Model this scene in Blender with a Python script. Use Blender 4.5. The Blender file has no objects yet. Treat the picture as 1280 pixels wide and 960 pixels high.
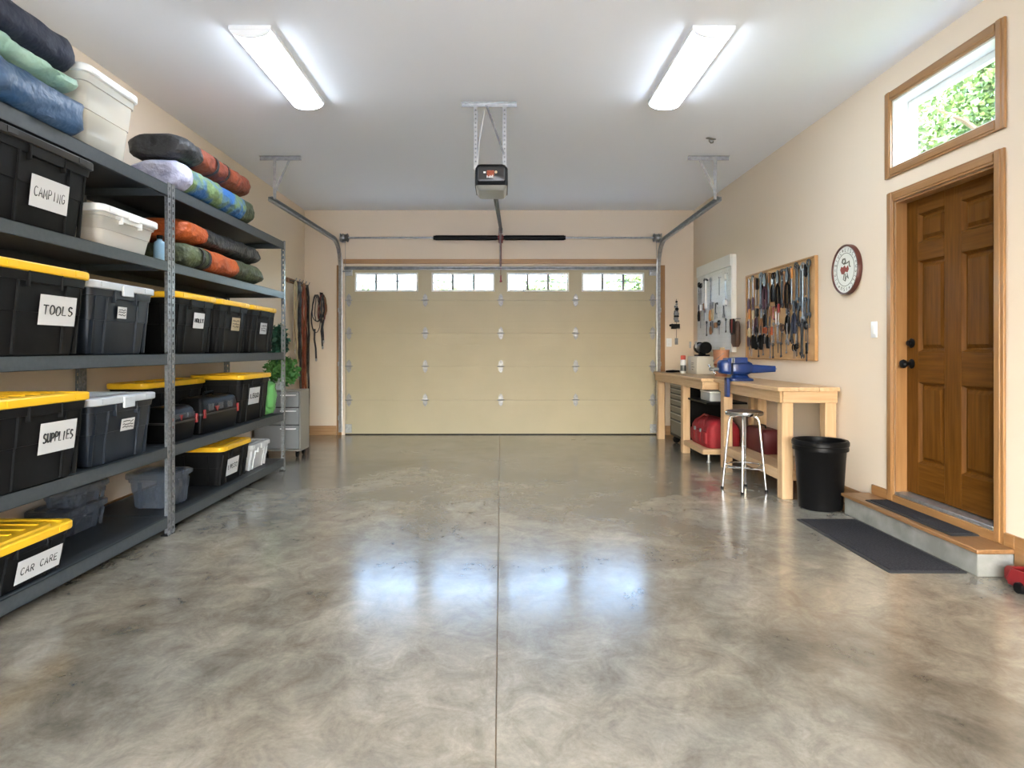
import bpy, bmesh, math, random
from mathutils import Vector, Matrix, noise
R = random.Random(7)
PI = math.pi
SC = bpy.context.scene
COL = SC.collection

# ------------------------------------------------------------------ materials
def _new(name):
    m = bpy.data.materials.new(name); m.use_nodes = True
    nt = m.node_tree; nt.nodes.clear()
    out = nt.nodes.new('ShaderNodeOutputMaterial')
    b = nt.nodes.new('ShaderNodeBsdfPrincipled')
    nt.links.new(b.outputs[0], out.inputs[0])
    return m, nt, b, out

def mat(name, c, rough=.5, metal=0., c2=None, scale=8., bump=0., bscale=60., spec=.5, stretch=None, detail=4., lo=.35, hi=.65, coat=0.):
    m, nt, b, out = _new(name)
    b.inputs['Base Color'].default_value = (*c, 1)
    b.inputs['Roughness'].default_value = rough
    b.inputs['Metallic'].default_value = metal
    b.inputs['Specular IOR Level'].default_value = spec
    if coat:
        b.inputs['Coat Weight'].default_value = coat; b.inputs['Coat Roughness'].default_value = .12
    tc = mp = None
    if c2 is not None or bump:
        tc = nt.nodes.new('ShaderNodeTexCoord'); mp = nt.nodes.new('ShaderNodeMapping')
        nt.links.new(tc.outputs['Object'], mp.inputs[0])
        if stretch: mp.inputs['Scale'].default_value = stretch
    if c2 is not None:
        n = nt.nodes.new('ShaderNodeTexNoise'); n.inputs['Scale'].default_value = scale; n.inputs['Detail'].default_value = detail
        r = nt.nodes.new('ShaderNodeValToRGB')
        r.color_ramp.elements[0].position = lo; r.color_ramp.elements[1].position = hi
        r.color_ramp.elements[0].color = (*c, 1); r.color_ramp.elements[1].color = (*c2, 1)
        nt.links.new(mp.outputs[0], n.inputs['Vector']); nt.links.new(n.outputs[0], r.inputs[0])
        nt.links.new(r.outputs[0], b.inputs['Base Color'])
    if bump:
        n2 = nt.nodes.new('ShaderNodeTexNoise'); n2.inputs['Scale'].default_value = bscale; n2.inputs['Detail'].default_value = 3
        bp = nt.nodes.new('ShaderNodeBump'); bp.inputs['Strength'].default_value = bump; bp.inputs['Distance'].default_value = .03 if bump >= 1 else .01
        nt.links.new(mp.outputs[0], n2.inputs['Vector']); nt.links.new(n2.outputs[0], bp.inputs['Height']); nt.links.new(bp.outputs[0], b.inputs['Normal'])
    return m

def wood(name, c, c2, axis='z', rough=.4, scale=1., coat=0., spec=.45):
    st = {'x': (1.5, 22, 22), 'y': (22, 1.5, 22), 'z': (22, 22, 1.5)}[axis]
    return mat(name, c, rough, 0, c2, 2.2*scale, .06, 5, spec, st, 6, .3, .7, coat)

def clear(name, tint, alpha, rough=.25, spec=.5):
    """see-through plastic or glass: part straight-through, part body"""
    m, nt, b, out = _new(name)
    b.inputs['Base Color'].default_value = (*tint, 1); b.inputs['Roughness'].default_value = rough
    b.inputs['Specular IOR Level'].default_value = spec
    t = nt.nodes.new('ShaderNodeBsdfTransparent'); mx = nt.nodes.new('ShaderNodeMixShader')
    mx.inputs[0].default_value = alpha
    nt.links.new(t.outputs[0], mx.inputs[1]); nt.links.new(b.outputs[0], mx.inputs[2]); nt.links.new(mx.outputs[0], out.inputs[0])
    return m

def glass(name):
    m, nt, b, out = _new(name)
    g = nt.nodes.new('ShaderNodeBsdfGlossy'); g.inputs['Roughness'].default_value = .02
    t = nt.nodes.new('ShaderNodeBsdfTransparent'); t.inputs[0].default_value = (.96, .98, .97, 1)
    mx = nt.nodes.new('ShaderNodeMixShader')
    mx.inputs[0].default_value = .05; nt.links.new(t.outputs[0], mx.inputs[1]); nt.links.new(g.outputs[0], mx.inputs[2]); nt.links.new(mx.outputs[0], out.inputs[0])
    return m

def emis(name, c, s):
    m, nt, b, out = _new(name)
    e = nt.nodes.new('ShaderNodeEmission'); e.inputs[0].default_value = (*c, 1); e.inputs[1].default_value = s
    nt.links.new(e.outputs[0], out.inputs[0])
    return m

def concrete_floor(name):
    m, nt, b, out = _new(name)
    N = nt.nodes.new; L = nt.links.new
    tc = N('ShaderNodeTexCoord'); mp = N('ShaderNodeMapping'); L(tc.outputs['Object'], mp.inputs[0])
    mp.inputs['Scale'].default_value = (1.0, .9, 1)
    def nz(s, d, dist=0., r=.55):
        n = N('ShaderNodeTexNoise'); n.inputs['Scale'].default_value = s; n.inputs['Detail'].default_value = d
        n.inputs['Distortion'].default_value = dist; n.inputs['Roughness'].default_value = r; L(mp.outputs[0], n.inputs['Vector']); return n
    def ramp(src, p0, c0, p1, c1):
        r = N('ShaderNodeValToRGB'); e = r.color_ramp.elements
        e[0].position = p0; e[0].color = c0; e[1].position = p1; e[1].color = c1; L(src, r.inputs[0]); return r
    def mix(mode, f, a, bb):
        x = N('ShaderNodeMix'); x.data_type = 'RGBA'; x.blend_type = mode
        if isinstance(f, float): x.inputs[0].default_value = f
        else: L(f, x.inputs[0])
        L(a, x.inputs[6]); L(bb, x.inputs[7]); return x.outputs[2]
    big = ramp(nz(.75, 12, .5, .64).outputs[0], .36, (.130, .121, .101, 1), .64, (.37, .346, .298, 1))
    hue = ramp(nz(.55, 3, .3).outputs[0], .40, (1.04, .99, .90, 1), .62, (.93, .97, .98, 1))
    fine = ramp(nz(6, 12, .9, .74).outputs[0], .30, (.62, .60, .565, 1), .70, (1.24, 1.24, 1.23, 1))
    grit = ramp(nz(60, 4, 0., .6).outputs[0], .3, (.90, .90, .90, 1), .7, (1.07, 1.07, 1.07, 1))
    c = mix('MULTIPLY', 1.0, big.outputs[0], hue.outputs[0]); c = mix('MULTIPLY', 1.0, c, fine.outputs[0]); c = mix('MULTIPLY', 1.0, c, grit.outputs[0])
    L(c, b.inputs['Base Color'])
    rr = ramp(nz(5, 6, .8).outputs[0], .3, (.15, .15, .15, 1), .7, (.25, .25, .25, 1)); L(rr.outputs[0], b.inputs['Roughness'])
    b.inputs['Specular IOR Level'].default_value = .95
    b.inputs['Coat Weight'].default_value = .35; b.inputs['Coat Roughness'].default_value = .17; b.inputs['Coat IOR'].default_value = 1.6
    bp = N('ShaderNodeBump'); bp.inputs['Strength'].default_value = .10; bp.inputs['Distance'].default_value = .01
    L(nz(9, 5, .8).outputs[0], bp.inputs['Height']); L(bp.outputs[0], b.inputs['Normal'])
    return m

M = {}
M['wall'] = mat('wall_paint', (.76, .645, .51), .75, 0, None, bump=.06, bscale=220)
M['ceiling'] = mat('ceiling_paint', (.88, .915, .965), .85, 0, None, bump=.05, bscale=160)
M['floor'] = concrete_floor('polished_concrete')
M['joint'] = mat('joint_dark', (.27, .20, .13), .8)
M['step'] = mat('step_concrete', (.17, .172, .155), .75, 0, (.27, .272, .25), 6, .15, 60)
M['oak'] = wood('oak_trim', (.27, .135, .048), (.34, .18, .07), 'z', .34, 1, .1)
M['oaky'] = wood('oak_trim_along', (.27, .135, .048), (.34, .18, .07), 'y', .34, 1, .1)
M['oakx'] = wood('oak_trim_across', (.33, .18, .08), (.44, .26, .12), 'x', .4)
M['door'] = wood('oak_door', (.080, .029, .003), (.135, .053, .008), 'z', .42, 1, 0, .08)
M['doory'] = wood('oak_door_rail', (.080, .029, .003), (.135, .053, .008), 'y', .42, 1, 0, .08)
M['pine'] = wood('pine_z', (.50, .325, .17), (.60, .42, .245), 'z', .5)
M['piney'] = wood('pine_y', (.50, .325, .17), (.60, .42, .245), 'y', .45)
M['pinex'] = wood('pine_x', (.48, .31, .16), (.58, .40, .23), 'x', .5)
M['board'] = mat('tool_board_ply', (.47, .27, .11), .6, 0, (.60, .37, .17), 3, 0, 1, .4, (1, 1, 3))
M['boardframe'] = wood('tool_board_frame', (.40, .22, .085), (.50, .29, .12), 'z', .5)
M['garage'] = mat('garage_door_tan', (.42, .368, .245), .5, 0, (.445, .388, .258), 2, .05, 300)
M['white'] = mat('white_paint', (.82, .82, .80), .4)
M['whitep'] = mat('white_plastic', (.85, .86, .86), .35)
M['whiteboard'] = mat('white_pegboard', (.74, .75, .74), .5, 0, (.66, .66, .63), 5)
M['steel'] = mat('galvanised_steel', (.33, .34, .345), .42, .8, (.45, .46, .465), 30)
M['steeld'] = mat('dark_steel', (.16, .165, .17), .4, .9, (.24, .25, .26), 20)
M['chrome'] = mat('chrome', (.80, .80, .80), .12, 1.)
M['shelf'] = mat('shelf_grey', (.052, .062, .067), .45, .15, (.062, .072, .078), 40, spec=.35)
M['post'] = mat('post_hammered_grey', (.17, .18, .19), .4, .55, (.28, .29, .30), 60, .1, 90)
M['deck'] = mat('shelf_deck_dark', (.022, .025, .028), .5, .2)
M['blk'] = mat('black_plastic', (.004, .004, .0045), .40, 0, (.005, .005, .005), 20, spec=.10)
M['tote'] = mat('tote_charcoal', (.006, .006, .0062), .5, 0, (.0085, .0085, .0085), 12, spec=.14)
M['totenavy'] = mat('tote_slate', (.010, .014, .021), .38, 0, (.013, .018, .026), 12, spec=.4)
M['yellow'] = mat('lid_yellow', (.90, .53, .020), .38, 0, (.84, .48, .016), 6)
M['grey_lid'] = mat('lid_grey', (.52, .55, .58), .4)
M['lidblk'] = mat('lid_black', (.022, .021, .020), .35)
M['paper'] = mat('paper', (.60, .60, .59), .8)
M['ink'] = mat('ink', (.02, .02, .02), .7)
M['clear'] = clear('clear_tote_plastic', (.86, .88, .88), .62, .22)
M['clearw'] = clear('frosted_tote_plastic', (.86, .85, .78), .46, .3)
M['cleard'] = clear('smoky_bin_plastic', (.085, .10, .125), .6, .2)
M['zinc'] = mat('zinc_plate', (.27, .275, .28), .5, .55, (.36, .365, .37), 30)
M['muntin'] = mat('muntin_grey', (.20, .20, .20), .5)
M['darkleather'] = mat('dark_leather', (.045, .022, .014), .55, 0, (.07, .032, .018), 12)
M['darkred'] = mat('dark_red', (.085, .006, .008), .5)
M['glass'] = glass('window_glass')
M['lamp'] = emis('lamp_diffuser', (.86, .965, 1.09), 25.)
M['red'] = mat('red_fabric', (.32, .009, .015), .7, 0, (.22, .006, .010), 9, .15, 80)
M['redp'] = mat('red_paint', (.20, .008, .010), .38)
M['blue'] = mat('vise_blue', (.005, .030, .150), .32, 0, (.004, .024, .125), 9)
M['orange'] = mat('orange_nylon', (.50, .10, .018), .55, 0, (.36, .07, .018), 6, 1.0, 14)
M['rust'] = mat('rust_nylon', (.28, .060, .022), .6, 0, (.16, .035, .02), 8, 1.0, 14)
M['blkn'] = mat('black_nylon', (.012, .012, .013), .5, 0, (.03, .03, .032), 7, 1.0, 14)
M['navy'] = mat('navy_nylon', (.010, .014, .034), .7, 0, (.016, .022, .045), 4, 1.0, 10)
M['bluen'] = mat('blue_nylon', (.018, .070, .17), .5, 0, (.075, .13, .23), 3, 1.0, 9)
M['lav'] = mat('lavender_lining', (.50, .50, .62), .7, 0, (.30, .31, .45), 8, 1.0, 12)
M['mint'] = mat('mint_nylon', (.28, .50, .40), .5, 0, (.42, .62, .50), 4, 1.0, 10)
M['green'] = mat('green_print', (.10, .17, .06), .6, 0, (.25, .33, .13), 9, 1.0, 14)
M['bluegreen'] = mat('blue_print', (.03, .13, .36), .6, 0, (.16, .24, .10), 5, 1.0, 14, lo=.48, hi=.60)
M['olive'] = mat('olive_nylon', (.035, .042, .028), .6, 0, (.09, .11, .05), 9, 1.0, 14)
M['tan'] = mat('tan_cloth', (.45, .36, .22), .8)
M['mat'] = mat('mat_carpet', (.014, .0145, .018), .95, 0, (.036, .036, .041), 90, .5, 160, spec=.2)
M['matrub'] = mat('mat_rubber', (.018, .018, .02), .7)
M['leather'] = mat('brown_leather', (.17, .075, .028), .6, 0, (.26, .12, .05), 12)
M['copper'] = mat('copper_rust', (.50, .24, .14), .5, .2, (.36, .17, .10), 7)
M['beige'] = mat('beige_plastic', (.66, .62, .52), .5)
M['leafd'] = mat('leaf_dark', (.012, .07, .045), .6, 0, (.02, .11, .06), 8)
M['leafg'] = mat('leaf_green', (.045, .17, .035), .6, 0, (.10, .28, .06), 8)
M['bag'] = clear('green_bag_plastic', (.18, .55, .16), .72, .25)
M['bird_red'] = mat('bird_red', (.26, .05, .035), .6)
M['bird_grey'] = mat('bird_grey', (.12, .12, .09), .7)
M['plaque'] = mat('plaque_face', (.74, .75, .70), .45)
M['plaquerim'] = mat('plaque_rim', (.085, .022, .015), .4)
M['purple'] = mat('plum_handle', (.05, .015, .03), .4)
M['amber'] = mat('amber_handle', (.45, .17, .03), .35)
M['lens'] = mat('lens_grey', (.24, .235, .21), .3)
M['tread'] = wood('tread_oak', (.19, .095, .036), (.26, .135, .055), 'y', .38, 1, .1)
M['leaf1'] = mat('tree_leaf', (.045, .10, .022), .5, 0, (.12, .19, .05), 3)
M['leaf2'] = mat('tree_leaf_pale', (.07, .13, .04), .5, 0, (.17, .235, .085), 3)
M['bark'] = mat('bark', (.12, .085, .06), .9)
M['lawn'] = mat('lawn_grass', (.075, .10, .045), .9, 0, (.11, .14, .065), 5)
M['drive'] = mat('driveway', (.50, .52, .54), .9)

# ------------------------------------------------------------------ mesh builder
def rr(w, d, r, n=4, cx=0., cy=0.):
    """rounded rectangle, counter-clockwise"""
    r = min(r, w/2-1e-4, d/2-1e-4); p = []
    for sx, sy, a0 in ((1, 1, 0), (-1, 1, 90), (-1, -1, 180), (1, -1, 270)):
        for k in range(n+1):
            a = math.radians(a0+90*k/n); p.append((cx+sx*(w/2-r)+r*math.cos(a), cy+sy*(d/2-r)+r*math.sin(a)))
    return p

def circ(r, n=16, cx=0., cy=0., a0=0.):
    return [(cx+r*math.cos(a0+2*PI*k/n), cy+r*math.sin(a0+2*PI*k/n)) for k in range(n)]

class MB:
    def __init__(s): s.v = []; s.f = []; s.mi = []; s.cur = 0
    def add(s, vs, fs):
        o = len(s.v); s.v += [tuple(p) for p in vs]
        for f in fs: s.f.append([o+i for i in f]); s.mi.append(s.cur)
        return s
    def box(s, x0, x1, y0, y1, z0, z1):
        x0, x1 = sorted((x0, x1)); y0, y1 = sorted((y0, y1)); z0, z1 = sorted((z0, z1))
        return s.add([(x, y, z) for z in (z0, z1) for y in (y0, y1) for x in (x0, x1)],
                     [(0, 2, 3, 1), (4, 5, 7, 6), (0, 1, 5, 4), (2, 6, 7, 3), (0, 4, 6, 2), (1, 3, 7, 5)])
    def loft(s, rings, cap0=True, cap1=True, closed=False):
        n = len(rings[0]); vs = [p for r in rings for p in r]; fs = []
        m = len(rings)
        for i in range(m if closed else m-1):
            a, b = i*n, ((i+1) % m)*n
            for k in range(n): fs.append((a+k, a+(k+1) % n, b+(k+1) % n, b+k))
        if not closed:
            if cap0: fs.append(tuple(range(n))[::-1])
            if cap1: fs.append(tuple((m-1)*n+k for k in range(n)))
        return s.add(vs, fs)
    def prism(s, poly, axis, a, b):
        def P(p, t): return {'x': (t, p[0], p[1]), 'y': (p[0], t, p[1]), 'z': (p[0], p[1], t)}[axis]
        return s.loft([[P(p, a) for p in poly], [P(p, b) for p in poly]])
    def tube(s, pts, r, n=8, closed=False, flat=1.):
        P = [Vector(p) for p in pts]; m = len(P); rings = []
        if not isinstance(r, (list, tuple)): r = [r]*m
        up = None
        for i in range(m):
            if closed: t = P[(i+1) % m]-P[i-1]
            else: t = P[min(i+1, m-1)]-P[max(i-1, 0)]
            t.normalize()
            if up is None:
                up = Vector((0, 0, 1)) if abs(t.z) < .9 else Vector((0, 1, 0))
            a = up-t*up.dot(t)
            if a.length < 1e-5: a = Vector((1, 0, 0))-t*t.x
            a.normalize(); up = a; b = t.cross(a)
            rings.append([tuple(P[i]+(a*math.cos(2*PI*k/n)*flat+b*math.sin(2*PI*k/n))*r[i]) for k in range(n)])
        return s.loft(rings, closed=closed)
    def lathe(s, prof, n=20, o=(0, 0, 0), axis='z'):
        def P(r, z, a):
            c, q = r*math.cos(a), r*math.sin(a)
            v = {'z': (c, q, z), 'y': (q, z, c), 'x': (z, c, q)}[axis]
            return (v[0]+o[0], v[1]+o[1], v[2]+o[2])
        return s.loft([[P(max(r, 1e-4), z, 2*PI*k/n) for k in range(n)] for r, z in prof])
    def ball(s, c, r, n=10, sc=(1, 1, 1)):
        rings = []
        for i in range(1, n):
            a = PI*i/n-PI/2
            rings.append([(c[0]+r*sc[0]*math.cos(a)*math.cos(2*PI*k/(n*2)), c[1]+r*sc[1]*math.cos(a)*math.sin(2*PI*k/(n*2)), c[2]+r*sc[2]*math.sin(a)) for k in range(n*2)])
        return s.loft(rings)
    def strip(s, pts, w, t, wdir):
        """flat band following pts, width w along wdir, thickness t"""
        P = [Vector(p) for p in pts]; W = Vector(wdir).normalized(); rings = []
        for i in range(len(P)):
            d = (P[min(i+1, len(P)-1)]-P[max(i-1, 0)]).normalized(); nn = d.cross(W).normalized()
            rings.append([tuple(P[i]+W*a*w/2+nn*b*t/2) for a, b in ((-1, -1), (1, -1), (1, 1), (-1, 1))])
        return s.loft(rings)
    def build(s, name, mats, parent=None, bevel=0., loc=None, rotz=0., angle=40, sub=0, flat=False):
        me = bpy.data.meshes.new(name); me.from_pydata(s.v, [], s.f)
        if not isinstance(mats, (list, tuple)): mats = [mats]
        for m in mats: me.materials.append(M[m] if isinstance(m, str) else m)
        for p, i in zip(me.polygons, s.mi): p.material_index = i
        bm = bmesh.new(); bm.from_mesh(me); bmesh.ops.recalc_face_normals(bm, faces=bm.faces); bm.to_mesh(me); bm.free()
        if not flat:
            me.polygons.foreach_set('use_smooth', [True]*len(me.polygons))
            me.set_sharp_from_angle(angle=math.radians(angle))
        me.update()
        o = bpy.data.objects.new(name, me); COL.objects.link(o)
        if parent: o.parent = parent
        if loc: o.location = loc
        if rotz: o.rotation_euler.z = rotz
        if bevel:
            b = o.modifiers.new('edge', 'BEVEL'); b.width = bevel; b.segments = 2; b.limit_method = 'ANGLE'; b.angle_limit = math.radians(50)
            b.harden_normals = False
        if sub:
            q = o.modifiers.new('soft', 'SUBSURF'); q.levels = q.render_levels = sub
        return o

def box(*a): return MB().box(*a)

def tag(o, label, cat=None, group=None, kind=None):
    o['label'] = label
    if cat: o['category'] = cat
    if group: o['group'] = group
    if kind: o['kind'] = kind
    return o

def thing(name, label, cat, loc=(0, 0, 0), rotz=0., group=None, kind=None):
    o = bpy.data.objects.new(name, None); o.empty_display_size = .05; COL.objects.link(o)
    o.location = loc; o.rotation_euler = (0, 0, rotz)
    return tag(o, label, cat, group, kind)

def struct(name, mb, m, label, cat, bevel=0.):
    return tag(mb.build(name, m, bevel=bevel), label, cat, None, 'structure')

# stroke letters drawn with a marker (unit box)
def arc(cx, cy, rx, ry, a0, a1, n=8):
    return [(cx+rx*math.cos(math.radians(a0+(a1-a0)*k/n)), cy+ry*math.sin(math.radians(a0+(a1-a0)*k/n))) for k in range(n+1)]
GL = {
 'A': [[(0, 0), (.5, 1), (1, 0)], [(.2, .36), (.8, .36)]],
 'C': [arc(.55, .5, .5, .5, 45, 315, 12)],
 'E': [[(.95, 1), (.1, 1), (.1, 0), (.95, 0)], [(.1, .52), (.8, .52)]],
 'G': [arc(.52, .5, .48, .5, 45, 340, 12)+[(.97, .45), (.6, .45)]],
 'I': [[(.5, 1), (.5, 0)]],
 'L': [[(.12, 1), (.12, 0), (.9, 0)]],
 'M': [[(.0, 0), (.08, 1), (.5, .3), (.92, 1), (1, 0)]],
 'N': [[(.08, 0), (.08, 1), (.92, 0), (.92, 1)]],
 'O': [arc(.5, .5, .48, .5, 90, 450, 14)],
 'P': [[(.1, 0), (.1, 1)], [(.1, 1), (.5, 1)]+arc(.5, .74, .4, .26, 90, -90, 6)+[(.1, .48)]],
 'R': [[(.1, 0), (.1, 1)], [(.1, 1), (.5, 1)]+arc(.5, .74, .4, .26, 90, -90, 6)+[(.1, .48)], [(.45, .48), (.95, 0)]],
 'S': [arc(.5, .75, .4, .25, 30, 270, 8)+arc(.5, .25, .4, .25, 90, -150, 8)],
 'T': [[(0, 1), (1, 1)], [(.5, 1), (.5, 0)]],
 'U': [[(.05, 1), (.05, .35)]+arc(.5, .35, .45, .35, 180, 360, 8)+[(.95, 1)]],
 'H': [[(.1, 0), (.1, 1)], [(.9, 0), (.9, 1)], [(.1, .5), (.9, .5)]],
 'Y': [[(0, 1), (.5, .5), (1, 1)], [(.5, .5), (.5, 0)]],
 'D': [[(.1, 0), (.1, 1)]+arc(.1, .5, .8, .5, 90, -90, 8)+[(.1, 0)]],
 'B': [[(.1, 0), (.1, 1)]+arc(.45, .76, .4, .24, 90, -90, 6)+arc(.45, .26, .45, .26, 90, -90, 6)+[(.1, 0)]],
 'X': [[(0, 0), (1, 1)], [(0, 1), (1, 0)]],
 '~': [[(0, .3), (.3, .8), (.5, .2), (.7, .9), (1, .4)]],
}
def write(text, fn, cx, cz, w, h, r, skew=0.):
    """letters mapped through fn(x, z) -> 3-D point, centred on (cx, cz), total width w"""
    mb = MB(); n = len(text); adv = w/n
    for i, ch in enumerate(text):
        if ch == ' ': continue
        for st in GL[ch]:
            pts = []
            for u, v in st:
                x = cx-w/2+adv*(i+.12+.74*u); z = cz+(v-.5)*h+skew*(x-cx)+h*.05*math.sin(i*2.3)
                pts.append(fn(x, z))
            mb.tube(pts, r, 5)
    return mb

# ------------------------------------------------------------------ room
XL, XR, YB, YF, ZC = -2.76, 2.71, 9.0, -2.6, 3.16
T = .16
# floor: four polished slabs divided by control joints
fl = MB()
JX, JY, g = -.015, 5.03, .0022
for x0, x1 in ((XL-.1, JX-g), (JX+g, XR+.1)):
    for y0, y1 in ((YF-.1, JY-g), (JY+g, YB+.1)): fl.box(x0, x1, y0, y1, -.012, 0)
fo = struct('floor', fl, 'floor', 'polished mottled concrete garage floor with a saw-cut joint down its middle', 'floor')
jb = box(XL-.1, XR+.1, YF-.1, YB+.1, -.12, -.008).build('joint_bed', 'joint', fo)
jb['label'] = 'brown filler in the floor joints'
struct('ceiling', box(XL-T, XR+T, YF-T, YB+T, ZC, ZC+.15), 'ceiling', 'smooth white garage ceiling carrying the lights and door opener', 'ceiling')
struct('wall_left', box(XL-T, XL, YF-T, YB+T, -.1, ZC), 'wall', 'beige wall behind the tall grey shelving', 'wall')
struct('wall_front', MB().box(XL, -1.8, YF-T, YF, -.1, ZC).box(1.8, XR, YF-T, YF, -.1, ZC).box(-1.8, 1.8, YF-T, YF, 2.25, ZC), 'wall', 'beige wall opposite the big door, with an unseen doorway added for fill daylight', 'wall')  # out-of-view doorway opening, added so daylight fills the room
# back wall with the garage door opening
GX, GZ = 2.195, 2.380
wb = MB(); wb.box(XL, -GX, YB, YB+T, -.1, ZC); wb.box(GX, XR, YB, YB+T, -.1, ZC); wb.box(-GX, GX, YB, YB+T, GZ, ZC)
struct('wall_back', wb, 'wall', 'beige wall around the wide overhead garage door', 'wall')
# right wall with entry door and transom openings
DY0, DY1, DZ0, DZ1 = 3.50, 4.40, .215, 2.215
WY0, WY1, WZ0, WZ1 = 3.49, 4.43, 2.455, 2.92
wr = MB()
wr.box(XR, XR+T, DY1+.03, YB+T, -.1, ZC); wr.box(XR, XR+T, YF-T, DY0, -.1, ZC)
wr.box(XR, XR+T, DY0, DY1+.03, -.1, DZ0-.05); wr.box(XR, XR+T, DY0, DY1+.03, DZ1, WZ0); wr.box(XR, XR+T, DY0, DY1+.03, WZ1, ZC)
wr.box(XR, XR+T, DY1, DY1+.03, DZ0-.05, DZ1)
struct('wall_right', wr, 'wall', 'cream wall holding the oak door, small high window and tool boards', 'wall')

def casing(y0, y1, z0, z1, w, x, mv, mh, name, label, cat, sill=True, parent=None):
    """picture-frame moulding on the right wall with a stepped profile"""
    fr = tag(bpy.data.objects.new(name, None), label, cat, None, 'structure'); COL.objects.link(fr)
    def leg(ya, yb, za, zb, vert, nm, m):
        mb = MB(); mb.box(x-.016, x, ya, yb, za, zb)
        if vert: mb.box(x-.022, x, min(ya, yb)+w*.30, max(ya, yb)-w*.12, za, zb) if ya < (y0+y1)/2 else mb.box(x-.022, x, min(ya, yb)+w*.12, max(ya, yb)-w*.30, za, zb)
        else: mb.box(x-.022, x, ya, yb, min(za, zb)+w*.2, max(za, zb)-w*.2)
        mb.build(nm, m, fr, bevel=.004)
    zb = z0-w if sill else z0
    leg(y0-w, y0, zb, z1+w, True, 'side_casing', mv); leg(y1, y1+w, zb, z1+w, True, 'side_casing', mv)
    leg(y0, y1, z1, z1+w, False, 'head_casing', mh)
    if sill: leg(y0, y1, z0-w, z0, False, 'bottom_casing', mh)
    return fr
casing(DY0, DY1, DZ0-.06, DZ1, .07, XR-.001, 'oak', 'oaky', 'trim_1', 'honey oak casing around the brown six-panel door', 'door casing', False)
casing(WY0, WY1, WZ0, WZ1, .066, XR-.001, 'oak', 'oaky', 'trim_2', 'honey oak picture-frame casing around the small high window', 'window casing')

# entry door
d = thing('door_2', 'closed brown oak six-panel door above the concrete step', 'door', (2.785, 3.945, .232), 0, None, 'structure')
DW, DH = .905, 1.975
SX = .02
sl = MB(); hw = DW/2
yp = [(-.325, -.075), (.075, .325)]; zp = [(.215, .75), (.955, 1.555), (1.68, 1.87)]
sl.box(0, .04, -hw, -.325, 0, DH); sl.box(0, .04, .325, hw, 0, DH); sl.box(0, .04, -.075, .075, 0, DH)
slab = sl.build('stile', 'door', d, bevel=.004)
rl = MB()
zr = [(0, .215), (.75, .955), (1.555, 1.68), (1.87, DH)]
for a, b in zr:
    for y0, y1 in yp: rl.box(0, .04, y0, y1, a, b)
rl.build('rail', 'doory', d, bevel=.004)
for y0, y1 in yp:
    for a, b in zp:
        pn = MB(); cy, cz, w, h = (y0+y1)/2, (a+b)/2, y1-y0, b-a
        def rg(x, i): return [(x, cy+sx*(w/2-i), cz+sz*(h/2-i)) for sx, sz in ((-1, -1), (1, -1), (1, 1), (-1, 1))]
        pn.loft([rg(.035, 0), rg(.003, 0), rg(.022, .014), rg(.024, .022), rg(.008, .045)], True, True)
        pn.build('raised_panel', 'door', d, angle=25)
def knob(name, z, big):
    k = MB(); y = hw-.062
    k.lathe([(0, 0), (.032, 0), (.033, -.006), (.026, -.012), (.012, -.014)] + ([(.011, -.035), (.026, -.045), (.030, -.058), (.024, -.070), (0, -.073)] if big else [(.02, -.02), (.018, -.028), (0, -.03)]), 20, (0, y, z), 'x')
    q = k.build(name, 'blk', d); q['label'] = 'black round ' + name.replace('_', ' '); return q
knob('door_knob', .872, True); knob('deadbolt', 1.012, False)
# jamb, stop and threshold belong to the frame
jm = MB()
jm.box(XR-.002, XR+T, DY1-.012, DY1, DZ0-.03, DZ1); jm.box(XR-.002, XR+T, DY0, DY0+.012, DZ0-.03, DZ1); jm.box(XR-.002, XR+T, DY0+.012, DY1-.012, DZ1-.014, DZ1)
jm.box(XR+.118, XR+T, DY0+.012, DY1-.012, DZ0-.03, DZ1)
struct('trim_3', jm, 'oak', 'oak jamb lining the brown door opening', 'door jamb', .003)
struct('trim_4', box(XR-.010, XR+T-.02, DY0+.012, DY1-.012, DZ0-.010, DZ0+.012), 'steel', 'grey metal threshold under the brown door', 'threshold', .004)

# high window
w = thing('window_1', 'small high window with white frame showing sunlit leaves', 'window', (XR, (WY0+WY1)/2, (WZ0+WZ1)/2), 0, None, 'structure')
hy, hz = (WY1-WY0)/2, (WZ1-WZ0)/2
lin = MB(); t = .012
lin.box(0, T, hy-t, hy, -hz, hz); lin.box(0, T, -hy, -hy+t, -hz, hz); lin.box(0, T, -hy+t, hy-t, hz-t, hz); lin.box(0, T, -hy+t, hy-t, -hz, -hz+t)
lin.build('jamb_liner', 'white', w, bevel=.002)
sa = MB(); s0 = .045
for a, b, c, e in ((-hy+t, -hy+t+s0, -hz+t, hz-t), (hy-t-s0, hy-t, -hz+t, hz-t), (-hy+t+s0, hy-t-s0, hz-t-s0, hz-t), (-hy+t+s0, hy-t-s0, -hz+t, -hz+t+s0*.6)): sa.box(.10, .14, a, b, c, e)
sa.build('sash', 'whitep', w, bevel=.004)
box(.118, .122, -hy+t+s0, hy-t-s0, -hz+t+s0*.6, hz-t-s0).build('pane', 'glass', w)

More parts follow.
